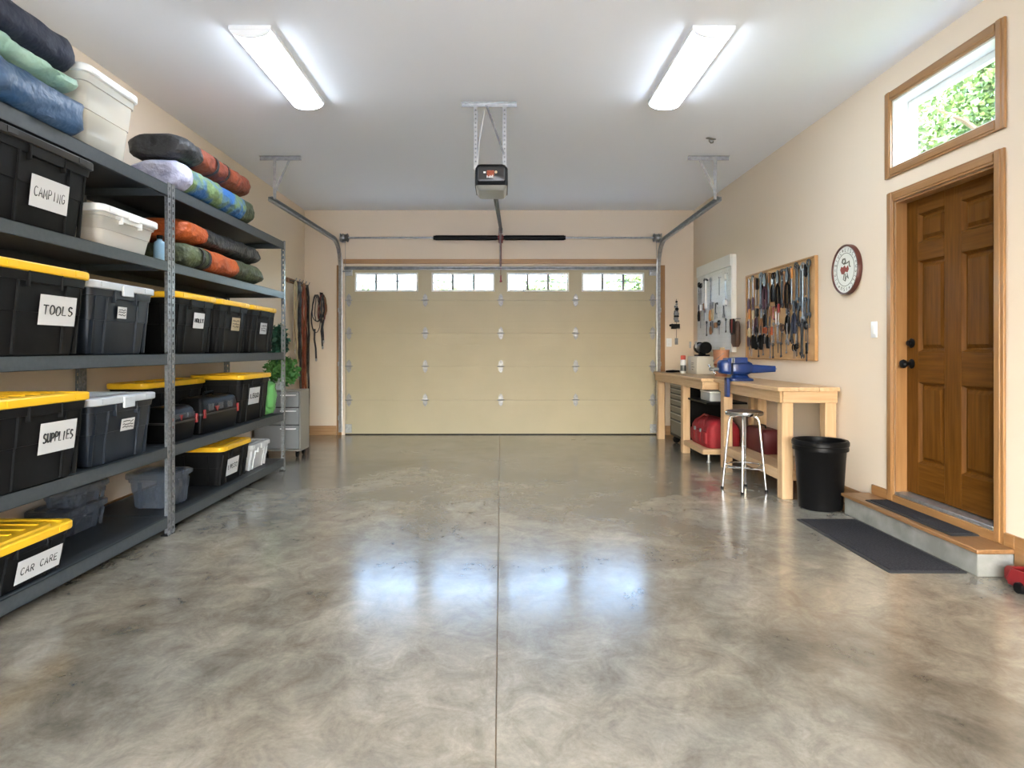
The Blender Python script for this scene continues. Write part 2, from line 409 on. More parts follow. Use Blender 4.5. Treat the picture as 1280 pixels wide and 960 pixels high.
# baseboards
def base(name, mb, m, label): struct(name, mb, m, label, 'baseboard', .004)
base('baseboard_left', box(XL, XL+.016, YF, YB-.016, 0, .13), 'oaky', 'oak baseboard along the wall behind the shelving')
base('baseboard_back', MB().box(XL, -2.31, YB-.016, YB, 0, .13), 'oakx', 'oak baseboard between the left corner and the garage door')
base('baseboard_corner', MB().box(2.31, XR-.016, YB-.016, YB, 0, .13), 'oakx', 'oak baseboard between the garage door and the right corner')
base('baseboard_right', MB().box(XR-.016, XR, 4.71, YB-.016, 0, .13), 'oaky', 'oak baseboard behind the workbenches')
base('baseboard_step', MB().box(XR-.016, XR, DY1+.07, 4.655, .15, .222).box(XR-.016, XR, DY0-.07, DY1+.07, .15, .204), 'oaky', 'oak strip above the wooden step tread')
base('baseboard_front', MB().box(XR-.016, XR, YF, 3.36, 0, .222).box(XR-.016, XR, 3.36, DY0-.07, .15, .222), 'oaky', 'oak baseboard to the right of the brown door')

# step: concrete riser with oak tread
st = thing('door_step', 'low concrete step with oak tread below the brown door', 'step', (2.61, 4.03, 0), 0, None, 'structure')
box(-.095, .10, -.655, .655, 0, .125).build('concrete_block', 'step', st, bevel=.006)
box(-.112, .10, -.675, .675, .125, .15).build('tread', 'tread', st, bevel=.006)
# mats
def carpet_mat(name, label, x0, x1, y0, y1, z):
    t = thing(name, label, 'mat', ((x0+x1)/2, (y0+y1)/2, z)); w, h = x1-x0, y1-y0
    MB().loft([[(*p, zz) for p in rr(w-2*i, h-2*i, .012)] for zz, i in ((0, 0), (.004, 0), (.007, .008))]).build('rubber_border', 'matrub', t)
    m = MB(); m.loft([[(*p, zz) for p in rr(w-2*i, h-2*i, .01)] for zz, i in ((.006, .022), (.0105, .022), (.012, .027))]).build('carpet_pile', 'mat', t)
carpet_mat('floor_mat', 'long charcoal carpet mat lying on the concrete floor before the step', 2.085, 2.505, 3.43, 4.52, 0)
carpet_mat('door_mat', 'narrow charcoal mat lying on the oak step tread', 2.535, 2.70, 3.60, 4.46, .15)

# light switch, outlet plates
def plate(name, label, cat, loc, rotz, toggle):
    t = thing(name, label, cat, loc, rotz)
    MB().loft([[(x, y, z) for x, z in rr(.075-2*i, .118-2*i, .006)] for y, i in ((0, 0), (-.004, 0), (-.006, .004))]).build('cover_plate', 'whitep', t)
    if toggle: MB().box(-.016, .016, -.011, -.005, -.032, .032).build('rocker', 'white', t, bevel=.002)
    else:
        for z in (-.022, .022): MB().prism(rr(.03, .026, .008, cx=0, cy=z), 'y', -.008, -.005).build('socket', 'white', t)
plate('light_switch', 'white wall switch between the round plaque and the door casing', 'switch', (XR-.001, 4.64, 1.345), -PI/2, True)
plate('wall_outlet', 'white outlet plate on the back wall beside the door track', 'outlet', (2.365, YB-.001, 1.30), 0, False)

# ------------------------------------------------------------------ garage door
gd = thing('door_1', 'wide tan sectional garage door with four windows along its top', 'garage door', (0, YB+.02, 0), 0, None, 'structure')
HZ = [0.012, .49, .965, 1.43, 1.895, 2.385]
GW = 2.20
for i in range(5):
    z0, z1 = HZ[i]+.002, HZ[i+1]-.002
    s = MB()
    if i < 4:
        s.box(-GW, GW, 0, .045, z0, z1)
        for k in range(1, 4):        # faint pressed grooves
            zz = z0+(z1-z0)*k/4
            s.box(-GW+.01, GW-.01, -.0015, 0, zz-.05, zz+.05) if k % 2 else None
    else:
        wx = [(-2.055, -1.165), (-.975, -.085), (.085, .96), (1.14, 2.02)]
        wz0, wz1 = 2.015, 2.285
        xs = [-GW]+[q for p in wx for q in p]+[GW]
        for k in range(0, len(xs), 2): s.box(xs[k], xs[k+1], 0, .045, z0, z1)
        for a, b in wx: s.box(a, b, 0, .045, z0, wz0); s.box(a, b, 0, .045, wz1, z1)
    if i: s.box(-GW, GW, .02, .045, z0-.006, z0)
    sec = s.build('door_section', 'garage', gd, bevel=.004 if i < 4 else 0)
    if i == 4:
        for a, b in wx:
            fr = MB(); e = .028
            fr.box(a, a+e, -.012, .05, wz0, wz1).box(b-e, b, -.012, .05, wz0, wz1).box(a+e, b-e, -.012, .05, wz0, wz0+e).box(a+e, b-e, -.012, .05, wz1-e, wz1)
            wf = fr.build('window_frame', M['white'], gd, bevel=.004)
            mu = MB()
            for k in (1, 2): xx = a+(b-a)*k/3; mu.box(xx-.017, xx+.017, .004, .03, wz0+e, wz1-e)
            arcp = [(a+e+(b-a-2*e)*k/12, .02, wz0+.125+.03*math.sin(PI*k/12)) for k in range(13)]
            mu.tube(arcp, .007, 6)
            q = mu.build('muntin', 'muntin', wf); q['label'] = 'thin grey window bars'
            box(a+e, b-e, .033, .037, wz0+e, wz1-e).build('pane', 'glass', wf)
# hinges
hx = [-2.14, -1.065, 0., 1.055, 2.14]
def hinge(x, z):
    h = MB()
    for sg in (1, -1):
        h.prism([(x-.022, z), (x-.034, z+sg*.025), (x-.028, z+sg*.06), (x, z+sg*.095), (x+.028, z+sg*.06), (x+.034, z+sg*.025), (x+.022, z)], 'y', -.007, 0)
    h.tube([(x-.05, -.012, z), (x+.05, -.012, z)], .009, 8)
    for sg in (1, -1): h.ball((x, -.008, z+sg*.05), .007, 4)
    q = h.build('hinge', 'zinc', gd); return q
for z in HZ[1:5]:
    for x in hx: hinge(x, z)
for sx in (-1, 1):
    b = MB(); b.box(sx*2.10, sx*2.19, -.012, 0, .03, .15); b.box(sx*2.10, sx*2.19, -.03, -.012, .03, .05); b.build('bottom_bracket', 'steel', gd, bevel=.003)
    b = MB(); b.box(sx*2.09, sx*2.19, -.02, 0, 2.24, 2.34); b.tube([(sx*2.10, -.035, 2.30), (sx*2.245, -.035, 2.30)], .012, 10); b.build('roller_bracket', 'steel', gd, bevel=.003)
# strut across the top section and bottom seal
sm = MB(); sm.box(-GW, GW, -.032, 0, 2.335, 2.35).box(-GW, GW, -.032, -.026, 2.32, 2.365); sm.build('strut', 'steeld', gd)
MB().box(-GW, GW, 0, .045, 0, .013).build('bottom_seal', 'blk', gd)
struct('trim_5', box(-2.21, 2.19, YB-.022, YB-.001, 2.405, 2.47), 'oakx', 'thin oak header board above the garage door', 'header trim', .003)
for nm, sx in (('trim_6', -1), ('trim_7', 1)):
    struct(nm, box(sx*2.235, sx*2.305, YB-.02, YB-.001, 0, GZ+.005), 'oak', f'oak jamb board beside the {"left" if sx < 0 else "right"} garage door track', 'door jamb', .003)

# tracks
def track(sx, label):
    t = thing('door_track', label, 'garage door track', (-2.235 if sx < 0 else 2.20, YB, 0))
    spl = -.085 if sx < 0 else 0.; C = []                      # channel centreline in (y, z)
    C.append((-.075, .05)); C.append((-.075, 2.33))
    r0 = .36
    for k in range(1, 9): a = PI/2*k/8; C.append((-.075-r0*(1-math.cos(a)), 2.33+r0*math.sin(a)))
    C.append((-2.56, 2.72))
    ch = MB(); rings = []
    prof = [(-.022, -.014), (-.022, .020), (.022, .026), (.022, .022), (-.018, .016), (-.018, -.010), (.022, -.016), (.022, -.020)]
    P = [Vector((0, y, z)) for y, z in C]
    for i in range(len(P)):
        dd = (P[min(i+1, len(P)-1)]-P[max(i-1, 0)]).normalized(); nn = Vector((1, 0, 0)).cross(dd)
        rings.append([tuple(P[i]+Vector((-sx*a+spl*max(0, -P[i].y-.43)/2.13, 0, 0))+nn*b*1.2) for a, b in prof])
    ch.loft(rings); ch.build('rail_channel', 'steel', t, angle=30)
    for z in (.25, 1.0, 1.75):
        jb = MB(); jb.box(sx*.022, sx*.028, -.11, 0, z-.03, z+.03); jb.box(-sx*.0, sx*.028, -.02, -.014, z-.02, z+.02)
        jb.build('jamb_bracket', 'steel', t)
    # ceiling hanger
    hy_ = -2.52; dx = .0 if sx < 0 else -.095
    box(dx-.21, dx+.21, hy_-.018, hy_+.018, ZC-.004, ZC-.001).add([], []).build('hanger_angle', 'steel', t)
    box(dx-.21, dx+.21, hy_+.014, hy_+.018, ZC-.04, ZC-.004).build('hanger_flange', 'steel', t)
    x0 = spl-sx*.03
    MB().strip([(x0, hy_, ZC-.02), (x0, hy_, 2.72)], .03, .004, (1, 0, 0)).build('hanger_strap', 'steel', t)
    MB().strip([(dx-sx*.10, hy_+.006, ZC-.02), (x0, hy_+.006, 2.80)], .024, .004, (1, 0, 0)).build('hanger_brace', 'steel', t)
    return t
track(-1, 'galvanised door track curving up beside the shelving, hung from the ceiling')
track(1, 'galvanised door track curving up above the white tool board')

# torsion shaft
ts = thing('torsion_shaft', 'steel counterbalance shaft with two black springs above the garage door', 'torsion spring', (0, YB-.09, 2.757))
MB().tube([(-2.24, 0, 0), (2.24, 0, 0)], .0135, 12).build('shaft', 'steel', ts)
for x0, x1 in ((-.91, -.06), (.06, .88)):
    s = MB(); s.lathe([(.014, x0-.03), (.03, x0-.028), (.03, x0)], 14, axis='x'); n = int((x1-x0)/.012)
    prof = []
    for k in range(n+1): prof.append((.038 if k % 2 else .033, x0+(x1-x0)*k/n))
    s.lathe(prof, 16, axis='x'); s.lathe([(.03, x1), (.03, x1+.02), (.014, x1+.022)], 14, axis='x')
    s.build('spring', 'blk', ts, angle=60)
for sx in (-1, 1):
    s = MB(); s.lathe([(.014, sx*2.12), (.045, sx*2.12), (.062, sx*2.13), (.05, sx*2.15), (.05, sx*2.18), (.06, sx*2.20), (.014, sx*2.21)], 20, axis='x'); s.build('cable_drum', 'steeld', ts)
    s = MB(); s.box(sx*2.225, sx*2.231, -.05, .088, -.055, .055).box(sx*2.18, sx*2.231, .084, .089, -.055, .055); s.lathe([(.026, sx*2.215), (.026, sx*2.24)], 14, axis='x'); s.build('bearing_plate', 'steel', ts)
    MB().tube([(sx*2.155, -.05, -.01), (sx*2.155, .02, -2.55)], .0022, 5).build('lift_cable', 'steeld', ts)
s = MB(); s.box(-.03, -.024, -.04, .089, -.06, .06).box(-.03, .03, .084, .089, -.06, .06); s.lathe([(.03, -.04), (.03, .04)], 14, axis='x'); q = s.build('centre_bracket', 'redp', ts); q['label'] = 'dark red centre bracket'

# opener
op = thing('garage_door_opener', 'black ceiling mounted door opener on perforated steel straps', 'door opener', (-.075, 5.08, 2.42))
h = MB()
def oring(z, dx, dy, r): return [(x, y+.17, z) for x, y in rr(.262-2*dx, .36-2*dy, r)]
h.loft([oring(.085, 0, 0, .03), oring(.22, 0, 0, .035), oring(.248, .012, .012, .03), oring(.257, .03, .03, .02)])
hs = h.build('housing', 'blk', op)
f = MB(); f.loft([[(x, y, z) for x, z in rr(.215-2*i, .115-2*i, .018, cx=0, cy=.172)] for y, i in ((-.004, 0), (-.014, 0), (-.018, .006))]); fp = f.build('front_panel', 'lidblk', op)
l = MB(); l.loft([oring(.05, .03, .03, .03), oring(.07, .014, .014, .03), oring(.086, .006, .006, .03)]); q = l.build('light_lens', 'lens', op); q['label'] = 'grey translucent light cover'
q = MB().box(-.062, -.044, -.0205, -.018, .176, .188).build('sticker', 'white', fp); q['label'] = 'small white sticker'
q = MB().box(-.035, .022, -.0205, -.018, .150, .198).build('sticker', 'rust', fp); q['label'] = 'dark red picture sticker'
q = MB().prism(circ(.011, 10, .036, .184), 'y', -.0205, -.018).build('sticker', 'tan', fp); q['label'] = 'round pale sticker'
sk = MB()
for k, (a, b) in enumerate(((-.035, .018), (-.022, .012), (-.012, .02), (-.002, .016), (.008, .022))): sk.box(a, a+.005, -.0222, -.0203, .138, .138+b)
q = sk.build('sticker_marks', 'white', fp)
bar = MB(); bar.box(-.235, .20, -.02, .02, .737, .7395).box(-.235, .20, .016, .02, .712, .737)
for k in range(14): bar.lathe([(.004, .0205), (.004, .0206)], 8, (-.22+k*.031, -.004-.0165, .718), 'y')
bar.build('ceiling_angle', 'steel', op)
for x in (-.125, .105):
    s = MB(); s.strip([(x, .012, .735), (x, .012, .21)], .03, .003, (1, 0, 0)); hl = s; hl.cur = 1
    for k in range(13): hl.box(x-.006, x+.006, .0088, .0102, .27+k*.034, .283+k*.034)
    s.build('hanger_strap', ['steel', 'steeld'], op)
MB().strip([(-.04, .006, .725), (.10, .006, .33)], .018, .003, (1, 0, 0)).build('brace_strap', 'steeld', op)
MB().tube([(-.075+.02, .1, .72), (-.10, .09, .45), (-.112, .08, .26)], .003, 5).build('power_cord', 'whitep', op)
Y1 = YB-.03-5.08
MB().tube([(.02, .30, .13), (.075, Y1-.2, .425)], .022, 4).build('drive_rail', 'blk', op, angle=20)
MB().box(.045, .10, Y1-.22, Y1, .405, .445).build('header_bracket', 'steeld', op, bevel=.003)
MB().strip([(.072, Y1-.32, .36), (.072, Y1-.02, -.06)], .028, .004, (1, 0, 0)).build('door_arm', 'steel', op)
rc = thing('release_cord', 'red emergency release cord hanging above the garage door windows', 'cord', (.0, YB-.42, 2.10))
MB().tube([(0, 0, .70), (.004, 0, .4), (-.002, 0, .09)], .004, 6).build('cord', 'redp', rc)
MB().lathe([(.003, .10), (.011, .095), (.012, .03), (.02, .02), (.02, .008), (.004, .0)], 12).build('pull_handle', 'redp', rc)

# ceiling lights
def ceil_light(x0, x1, y0, y1, label):
    t = thing('ceiling_light', label, 'ceiling light', ((x0+x1)/2, (y0+y1)/2, ZC), group='wraparound ceiling lights'); w = x1-x0; L = y1-y0
    MB().box(-w/2-.014, w/2+.014, -L/2, L/2, -.030, -.001).build('base_pan', 'whitep', t, bevel=.004)
    def ar(s=1., dz=0.):
        return [(s*w/2*math.cos(a), -.030-dz-.046*s*math.sin(a)) for a in [PI*k/12 for k in range(13)]]
    MB().loft([[(x, -L/2+.012, z) for x, z in ar()], [(x, L/2-.012, z) for x, z in ar()]]).build('diffuser', 'lamp', t)
    for y in (-L/2, L/2-.012):
        MB().loft([[(x, y, z) for x, z in ar(1.03, .0)], [(x, y+.012, z) for x, z in ar(1.03, .0)]]).build('end_cap', 'whitep', t)
ceil_light(-1.632, -1.40, 3.86, 5.04, 'lit wraparound ceiling light on the shelving side of the door opener')
ceil_light(1.17, 1.405, 3.86, 5.04, 'lit wraparound ceiling light on the workbench side of the door opener')
ck = thing('ceiling_hook', 'small dark metal hook plate on the ceiling near the right track hanger', 'hook', (1.95, 5.94, ZC), math.radians(28))
MB().prism(rr(.11, .035, .012), 'z', -.006, -.001).build('hook_plate', 'steeld', ck)
MB().tube([(-.02, 0, -.006), (-.02, 0, -.03), (.0, 0, -.042), (.025, 0, -.035), (.03, 0, -.022)], .006, 8).build('hook', 'steeld', ck)
# ------------------------------------------------------------------ shelving
LV = [2.265, 1.768, 1.172, .572, .122]
BH = [.075, .065, .070, .070, .070]
SXF, SXB = -2.14, -2.735
def post_mb(sx, sy, h):
    """slotted angle post: corner at the origin, flanges reach +sx*x and +sy*y"""
    mb = MB(); wd = .042
    for ax in (0, 1):
        def strip_(a0, a1, z0, z1):
            t = .0022
            if ax == 0: mb.box(sx*a0, sx*a1, 0, sy*t, z0, z1)
            else: mb.box(0, sx*t, sy*a0, sy*a1, z0, z1)
        strip_(0, .015, 0, h); strip_(.027, wd, 0, h)
        z = 0.
        while z < h:
            strip_(.015, .027, z, min(z+.030, h)); z += .050
    return mb
def shelving(name, y0, y1, label):
    t = thing(name, label, 'shelving unit', (SXF, (y0+y1)/2, 0), group='grey steel shelving units'); h = (y1-y0)/2; D = SXB-SXF
    for x, sx in ((0, -1), (D, 1)):
        for y, sy in ((-h, 1), (h, -1)):
            m = post_mb(sx, sy, LV[0]+.012)
            p = m.build('post', 'post', t, loc=(x, y, 0))
            MB().box(0, sx*.045, 0, sy*.045, 0, .006).build('foot', 'blk', p)
    for i, z in enumerate(LV):
        dk = box(-.020, D+.020, -h+.003, h-.003, z-.016, z-.004).build('shelf', 'deck', t)
        bh = BH[i]
        for x, s in ((-.0025, -1), (D+.0025, 1)):
            b = MB(); b.box(x, x+s*.003, -h+.004, h-.004, z-bh, z); b.box(x, x+s*.022, -h+.004, h-.004, z-.003, z); b.box(x, x+s*.016, -h+.004, h-.004, z-bh, z-bh+.003)
            b.build('long_beam', 'shelf', dk)
        for y, s in ((-h+.003, 1), (h-.003, -1)):
            b = MB(); b.box(-.004, D+.004, y, y+s*.003, z-bh*.85, z-.003); b.box(-.004, D+.004, y, y+s*.02, z-.006, z-.003)
            b.build('end_beam', 'shelf', dk)
    return t
shelving('shelving_unit', 1.96, 4.155, 'nearer grey steel shelving unit holding the bins with big white name cards')
shelving('shelving_unit', 4.160, 6.36, 'farther grey steel shelving unit next to the leafy plant')

# ------------------------------------------------------------------ totes
def tote(label, yc, xf, z, L, D, H, body='tote', lid='yellow', text=None, card=None, name='storage_tote', latch=True, group=None, lower=True, tilt=0., cardc='paper', marks=0, ribbed=True):
    """lidded bin, local x along the shelf, front at -y"""
    t = thing(name, label, 'storage bin', (xf-D/2, yc, z+.0005), PI/2+tilt, group)
    lh = .038; zb = H-lh                 # body top
    def bw(q): return (L-.05)*(.86+.14*q), (D-.05)*(.86+.14*q)      # size at relative height q
    rings = []
    for q, e in ((0, -.012), (.03, 0), (.52, 0), (.525, .008), (.88, .008), (.885, .022), (1, .024)):
        w, d_ = bw(q); rings.append([(x, y, zb*q) for x, y in rr(w+e, d_+e, .045, 5)])
    seetr = body in ('clear', 'clearw', 'cleard')
    mb = MB()
    if seetr:
        mb.loft(rings, True, False)
    else: mb.loft(rings)
    def fp(x, zz, off=0.):               # point on the sloping front
        q = zz/zb; e = .008 if q > .525 else 0
        return (x, -(bw(q)[1]+e)/2-off, zz)
    ribs = mb
    for s in ((-1, 1) if ribbed else ()):
        a = L*.235*s
        for xx, wd, dep in ((a, .016, .010), (s*L*.40, .010, .006)):
            lo, hi = .02*zb, .88*zb
            ribs.loft([[fp(xx-wd/2, zz, -.012), fp(xx+wd/2, zz, -.012), fp(xx+wd/2*.7, zz, dep), fp(xx-wd/2*.7, zz, dep)] for zz in (lo, .52*zb, .53*zb, hi)])
        # ribs on the two short ends
        for yy in (-D*.2, D*.2):
            ribs.loft([[(s*((bw(q)[0])/2-.01), yy-.008, zb*q), (s*((bw(q)[0])/2-.01), yy+.008, zb*q), (s*((bw(q)[0])/2+.012), yy+.006, zb*q), (s*((bw(q)[0])/2+.012), yy-.006, zb*q)] for q in (.02, .88)])
    bo = mb.build('body', body, t, angle=35)
    # lid
    lm = MB(); o = .0
    def lr(i, zz, r=.05): return [(x, y, zz) for x, y in rr(L-2*i, D-2*i, r, 5)]
    lm.loft([lr(.012, zb-.004), lr(.002, zb), lr(0, zb+.006), lr(0, H-.006), lr(.005, H), lr(.030, H), lr(.036, H-.010), lr(.060, H-.012), lr(.068, H-.002), lr(.10, H-.002)])
    rb = lm
    for k in range(-2, 3): rb.box(k*L*.15-.008, k*L*.15+.008, -D/2+.115, D/2-.115, H-.004, H+.003)
    for k in (-1, 1): rb.box(k*L*.33-.03, k*L*.33+.03, -D/2-.003, -D/2+.01, zb+.006, H-.006)
    ld = lm.build('lid', lid, t, angle=35)
    if latch:
        lt = MB(); w2 = L*.16; y0 = -(bw(.9)[1])/2; hd = min(.05, zb*.16)
        lt.loft([[(sx_*w2, yy, zz) for sx_, yy, zz in ((-1, y0+.02, zb-.002), (1, y0+.02, zb-.002), (1, y0-.022, zb-.002), (-1, y0-.022, zb-.002))],
                 [(sx_*w2*.96, yy, zz) for sx_, yy, zz in ((-1, y0+.02, zb-hd), (1, y0+.02, zb-hd), (1, y0-.018, zb-hd), (-1, y0-.018, zb-hd))]])
        for s in (-1, 1): lt.box(s*w2-.004, s*w2+.004, y0-.024, y0+.01, zb-hd*1.45, zb)
        lt.build('handle', body if not seetr else lid, t, bevel=.003)
        if seetr or lid == 'grey_lid':
            lt = MB(); lt.box(-w2*.5, w2*.5, -D/2-.010, -D/2+.004, zb-(.03 if not seetr else .012), H-.006); q = lt.build('latch', lid, t, bevel=.004)
    if card:
        cx, cz, cw, ch = card
        P = [[fp(cx+sx_*cw/2, cz+sz_*ch/2, off) for sx_, sz_ in ((-1, -1), (1, -1), (1, 1), (-1, 1))] for off in (.0115, .0125)]
        # stand the card on a flat backing so that it follows the sloping side
        cd = MB().loft(P).build('name_card', cardc, t)
        if text:
            mb = write(text, lambda x, zz: fp(x, zz, .0125), cx, cz, cw*.84, ch*(.30 if marks == 0 else .26), .0034 if cw > .2 else .0026)
            q = mb.build('lettering', 'ink', cd)
        elif marks:
            mb = MB(); rm = random.Random(marks)
            for k in range(3):
                zz = cz+ch*(.25-.22*k); x0 = cx-cw*.38
                mb.tube([fp(x0+cw*.76*j/8, zz+rm.uniform(-1, 1)*ch*.07, .0125) for j in range(9)], .0022, 4)
            mb.build('scribble', 'ink', cd)
    return t

tote('black lidded tote carrying the CAMPING card on the nearer shelving', 3.02, -2.125, LV[1], .71, .47, .405, 'tote', 'lidblk', 'CAMPING', (.035, .167, .255, .145))
tote('yellow-lidded charcoal tote carrying the TOOLS card', 2.95, -2.085, LV[2], .66, .50, .418, 'tote', 'yellow', 'TOOLS', (.10, .212, .25, .14))
tote('yellow-lidded charcoal tote carrying the SUPPLIES card', 2.95, -2.085, LV[3], .66, .50, .415, 'tote', 'yellow', 'SUPPLIES', (.10, .215, .25, .145))
tote('low yellow-lidded black tote carrying the CAR CARE card on the bottom shelf', 2.92, -2.125, LV[4], .58, .50, .232, 'tote', 'yellow', 'CAR CARE', (.07, .078, .29, .105))
tote('dark slate tote with light grey lid beside the TOOLS tote', 3.635, -2.12, LV[2], .63, .46, .395, 'totenavy', 'grey_lid', None, (-.02, .235, .085, .065), cardc='paper', marks=3)
tote('dark slate tote with light grey lid beside the SUPPLIES tote', 3.645, -2.12, LV[3], .64, .46, .368, 'totenavy', 'grey_lid', None, (.03, .20, .13, .068), cardc='paper', marks=5)
tote('charcoal yellow-lidded tote with scribbled note directly behind the double post', 4.565, -2.15, LV[2], .61, .46, .418, 'tote', 'yellow', 'HOLLY', (.04, .235, .16, .11), marks=1)
tote('charcoal yellow-lidded tote with reddish torn sticker, middle of its row of three', 5.205, -2.15, LV[2], .63, .46, .418, 'tote', 'yellow', None, (.04, .235, .16, .105), marks=8, cardc='tan')
tote('charcoal yellow-lidded tote at the plant end of its row of three', 5.86, -2.15, LV[2], .63, .46, .418, 'tote', 'yellow', None, (.0, .22, .16, .10), marks=9)
tote('tall black yellow-lidded tote with white card beside the green bag', 5.72, -2.165, LV[3], .70, .46, .412, 'tote', 'yellow', 'LEGO', (-.04, .22, .24, .145), marks=1)
tote('yellow-lidded dark tote standing behind the clear-topped tool cases', 4.84, -2.43, LV[3], .92, .29, .395, 'tote', 'yellow', latch=False)
tote('black yellow-lidded tote with white card alone on the lowest shelf', 5.29, -2.165, LV[4], .60, .46, .315, 'tote', 'yellow', 'LNSSO', (-.06, .13, .22, .135), marks=1)
# see-through bins
tote('tall frosted clear tote with white lid on the top shelf', 3.535, -2.13, LV[0], .51, .50, .415, 'clearw', 'whitep', name='clear_tote', latch=False, ribbed=False)
tote('low frosted clear tote with white lid beside the CAMPING tote', 3.73, -2.14, LV[1], .60, .46, .222, 'clearw', 'whitep', name='clear_tote', ribbed=False)
tote('smoky clear bin with papers inside on the dark bottom shelf', 3.80, -2.44, LV[4], .42, .26, .16, 'cleard', 'cleard', name='clear_bin', latch=True)
tote('smaller smoky clear bin stacked on another on the dark bottom shelf', 3.82, -2.43, LV[4]+.163, .36, .24, .12, 'cleard', 'cleard', name='clear_bin', latch=True)
tote('small bluish clear bin just behind the double post on the lowest shelf', 4.44, -2.20, LV[4], .30, .34, .24, 'cleard', 'cleard', name='clear_bin')
tote('clear bin with mixed parts beside the lowest yellow-lidded tote', 5.85, -2.18, LV[4], .46, .44, .235, 'clear', 'clear', name='clear_bin')

# things seen inside the clear bins
def lump(name, label, cat, loc, sx, sy, sz, m, seed):
    mb = MB(); n = 10; rings = []
    for i in range(1, n):
        a = PI*i/n-PI/2
        rings.append([(sx*math.copysign(abs(math.cos(a))**.6, 1)*math.copysign(abs(math.cos(b))**.6, math.cos(b))*(1+.12*noise.noise((math.cos(b)*2+seed, math.sin(b)*2, i*.4))),
                       sy*math.copysign(abs(math.cos(a))**.6, 1)*math.copysign(abs(math.sin(b))**.6, math.sin(b))*(1+.12*noise.noise((math.cos(b)*2+seed, math.sin(b)*2, i*.4))),
                       sz*(1+math.copysign(abs(math.sin(a))**.7, math.sin(a)))) for b in [2*PI*k/20 for k in range(20)]])
    mb.loft(rings); o = mb.build(name, m, None, loc=loc, angle=80); tag(o, label, cat); return o
lump('folded_cloth', 'grey-green item lying low inside the tall frosted tote', 'cloth', (-2.36, 3.54, LV[0]+.006), .17, .17, .07, 'lens', 1)
lump('folded_cloth', 'cream cloth filling the upper part of the tall frosted tote', 'cloth', (-2.36, 3.54, LV[0]+.15), .165, .165, .09, 'beige', 2)
lump('folded_cloth', 'pinkish cloth inside the low frosted tote', 'cloth', (-2.36, 3.73, LV[1]+.006), .15, .20, .065, mat('pink_cloth', (.55, .36, .30), .8, 0, (.6, .55, .5), 9), 3)
lump('mixed_parts', 'dark mixed parts inside the clear bin with orange bits', 'parts', (-2.39, 5.85, LV[4]+.008), .13, .15, .05, 'steeld', 4)

# ------------------------------------------------------------------ soft rolls
def roll(name, label, cat, xc, y0, y1, z, w, h, segs, seed, amp=.10, ex=2.6, tilt=0., taper=.05, spiral=False, lie=0.):
    """soft bundle lying along the shelf; segs = [(part, t0, t1, material)]"""
    L = y1-y0; t = thing(name, label, cat, (xc, (y0+y1)/2, z), tilt)
    if lie: t.rotation_euler.x = lie
    N = 30
    def ring(u, sc=1.):
        y = -L/2+L*u; e = min(u, 1-u)/taper if taper else 1
        s = sc*(1-.22*max(0, 1-e)**2); ro = []
        for k in range(N):
            a = 2*PI*k/N; c, q = math.cos(a), math.sin(a)
            x = math.copysign(abs(c)**(2/ex), c)*w/2; zz = math.copysign(abs(q)**(2/ex), q)*h/2
            nn = noise.noise((c*1.6+seed, q*1.6, y*3.2))+.5*noise.noise((c*4+seed, q*4, y*9))+.25*noise.noise((c*9, q*9+seed, y*16))
            f = s*(1+amp*nn+.03*amp/.1*math.sin(y*26+6*noise.noise((c*2, q*2+seed, y*2))))
            bot = zz*f+h/2
            ro.append((x*f, y, min(max(bot, .001), h)))
        return ro
    for part, a, b, m in segs:
        k = max(3, int((b-a)*L/.03)); mb = MB(); rs = [ring(a+(b-a)*i/k) for i in range(k+1)]
        def puck(r, yy, f): 
            return [(p[0]*f, p[1]+yy, h/2+(p[2]-h/2)*f) for p in r]
        if a == 0: rs = [puck(rs[0], .012, .25), puck(rs[0], -.006, .7), puck(rs[0], -.004, .93)]+rs
        if b == 1: rs = rs+[puck(rs[-1], .004, .93), puck(rs[-1], .006, .7), puck(rs[-1], -.012, .25)]
        mb.loft(rs); mb.build(part, m, t, angle=70)
    return t
def strap_on(t, u, L, w, h, m, width=.03):
    mb = MB(); y = -L/2+L*u; pts = [(math.copysign(abs(math.cos(a))**.75, math.cos(a))*(w/2*1.04), y, math.copysign(abs(math.sin(a))**.75, math.sin(a))*(h/2-.004)+h/2) for a in [2*PI*k/32 for k in range(33)]]
    mb.strip(pts, width, .004, (0, 1, 0)); return mb.build('strap', m, t)
roll('sleeping_bag', 'blue bundled sleeping bag at the bottom of the stack by the frosted tote', 'sleeping bag', -2.36, 2.05, 3.265, LV[0], .54, .205, [('bundle', 0, 1, 'bluen')], 1.3, .10, 3.2)
roll('sleeping_bag', 'mint green bag squeezed between blue and navy bundles', 'sleeping bag', -2.37, 2.1, 3.245, LV[0]+.207, .49, .105, [('bundle', 0, 1, 'mint')], 4.1, .10, 2.4)
roll('sleeping_bag', 'dark navy bundle lying on top of the mint green bag', 'sleeping bag', -2.38, 2.1, 3.262, LV[0]+.314, .48, .205, [('bundle', 0, 1, 'navy')], 8.2, .07, 3.0)
def roll_thing(*a, straps=(), sm='blkn', **k):
    t = roll(*a, **k); L = a[5]-a[4]
    for u in straps: strap_on(t, u, L, a[7], a[8], sm)
    return t
roll_thing('sleeping_bag', 'rust orange sleeping bag roll with black end on the top shelf', 'sleeping bag', -2.34, 4.32, 5.50, LV[0]+.228, .42, .185, [('end_cover', 0, .22, 'blkn'), ('bundle', .22, 1, 'rust')], 11., .07, straps=(.42, .58))
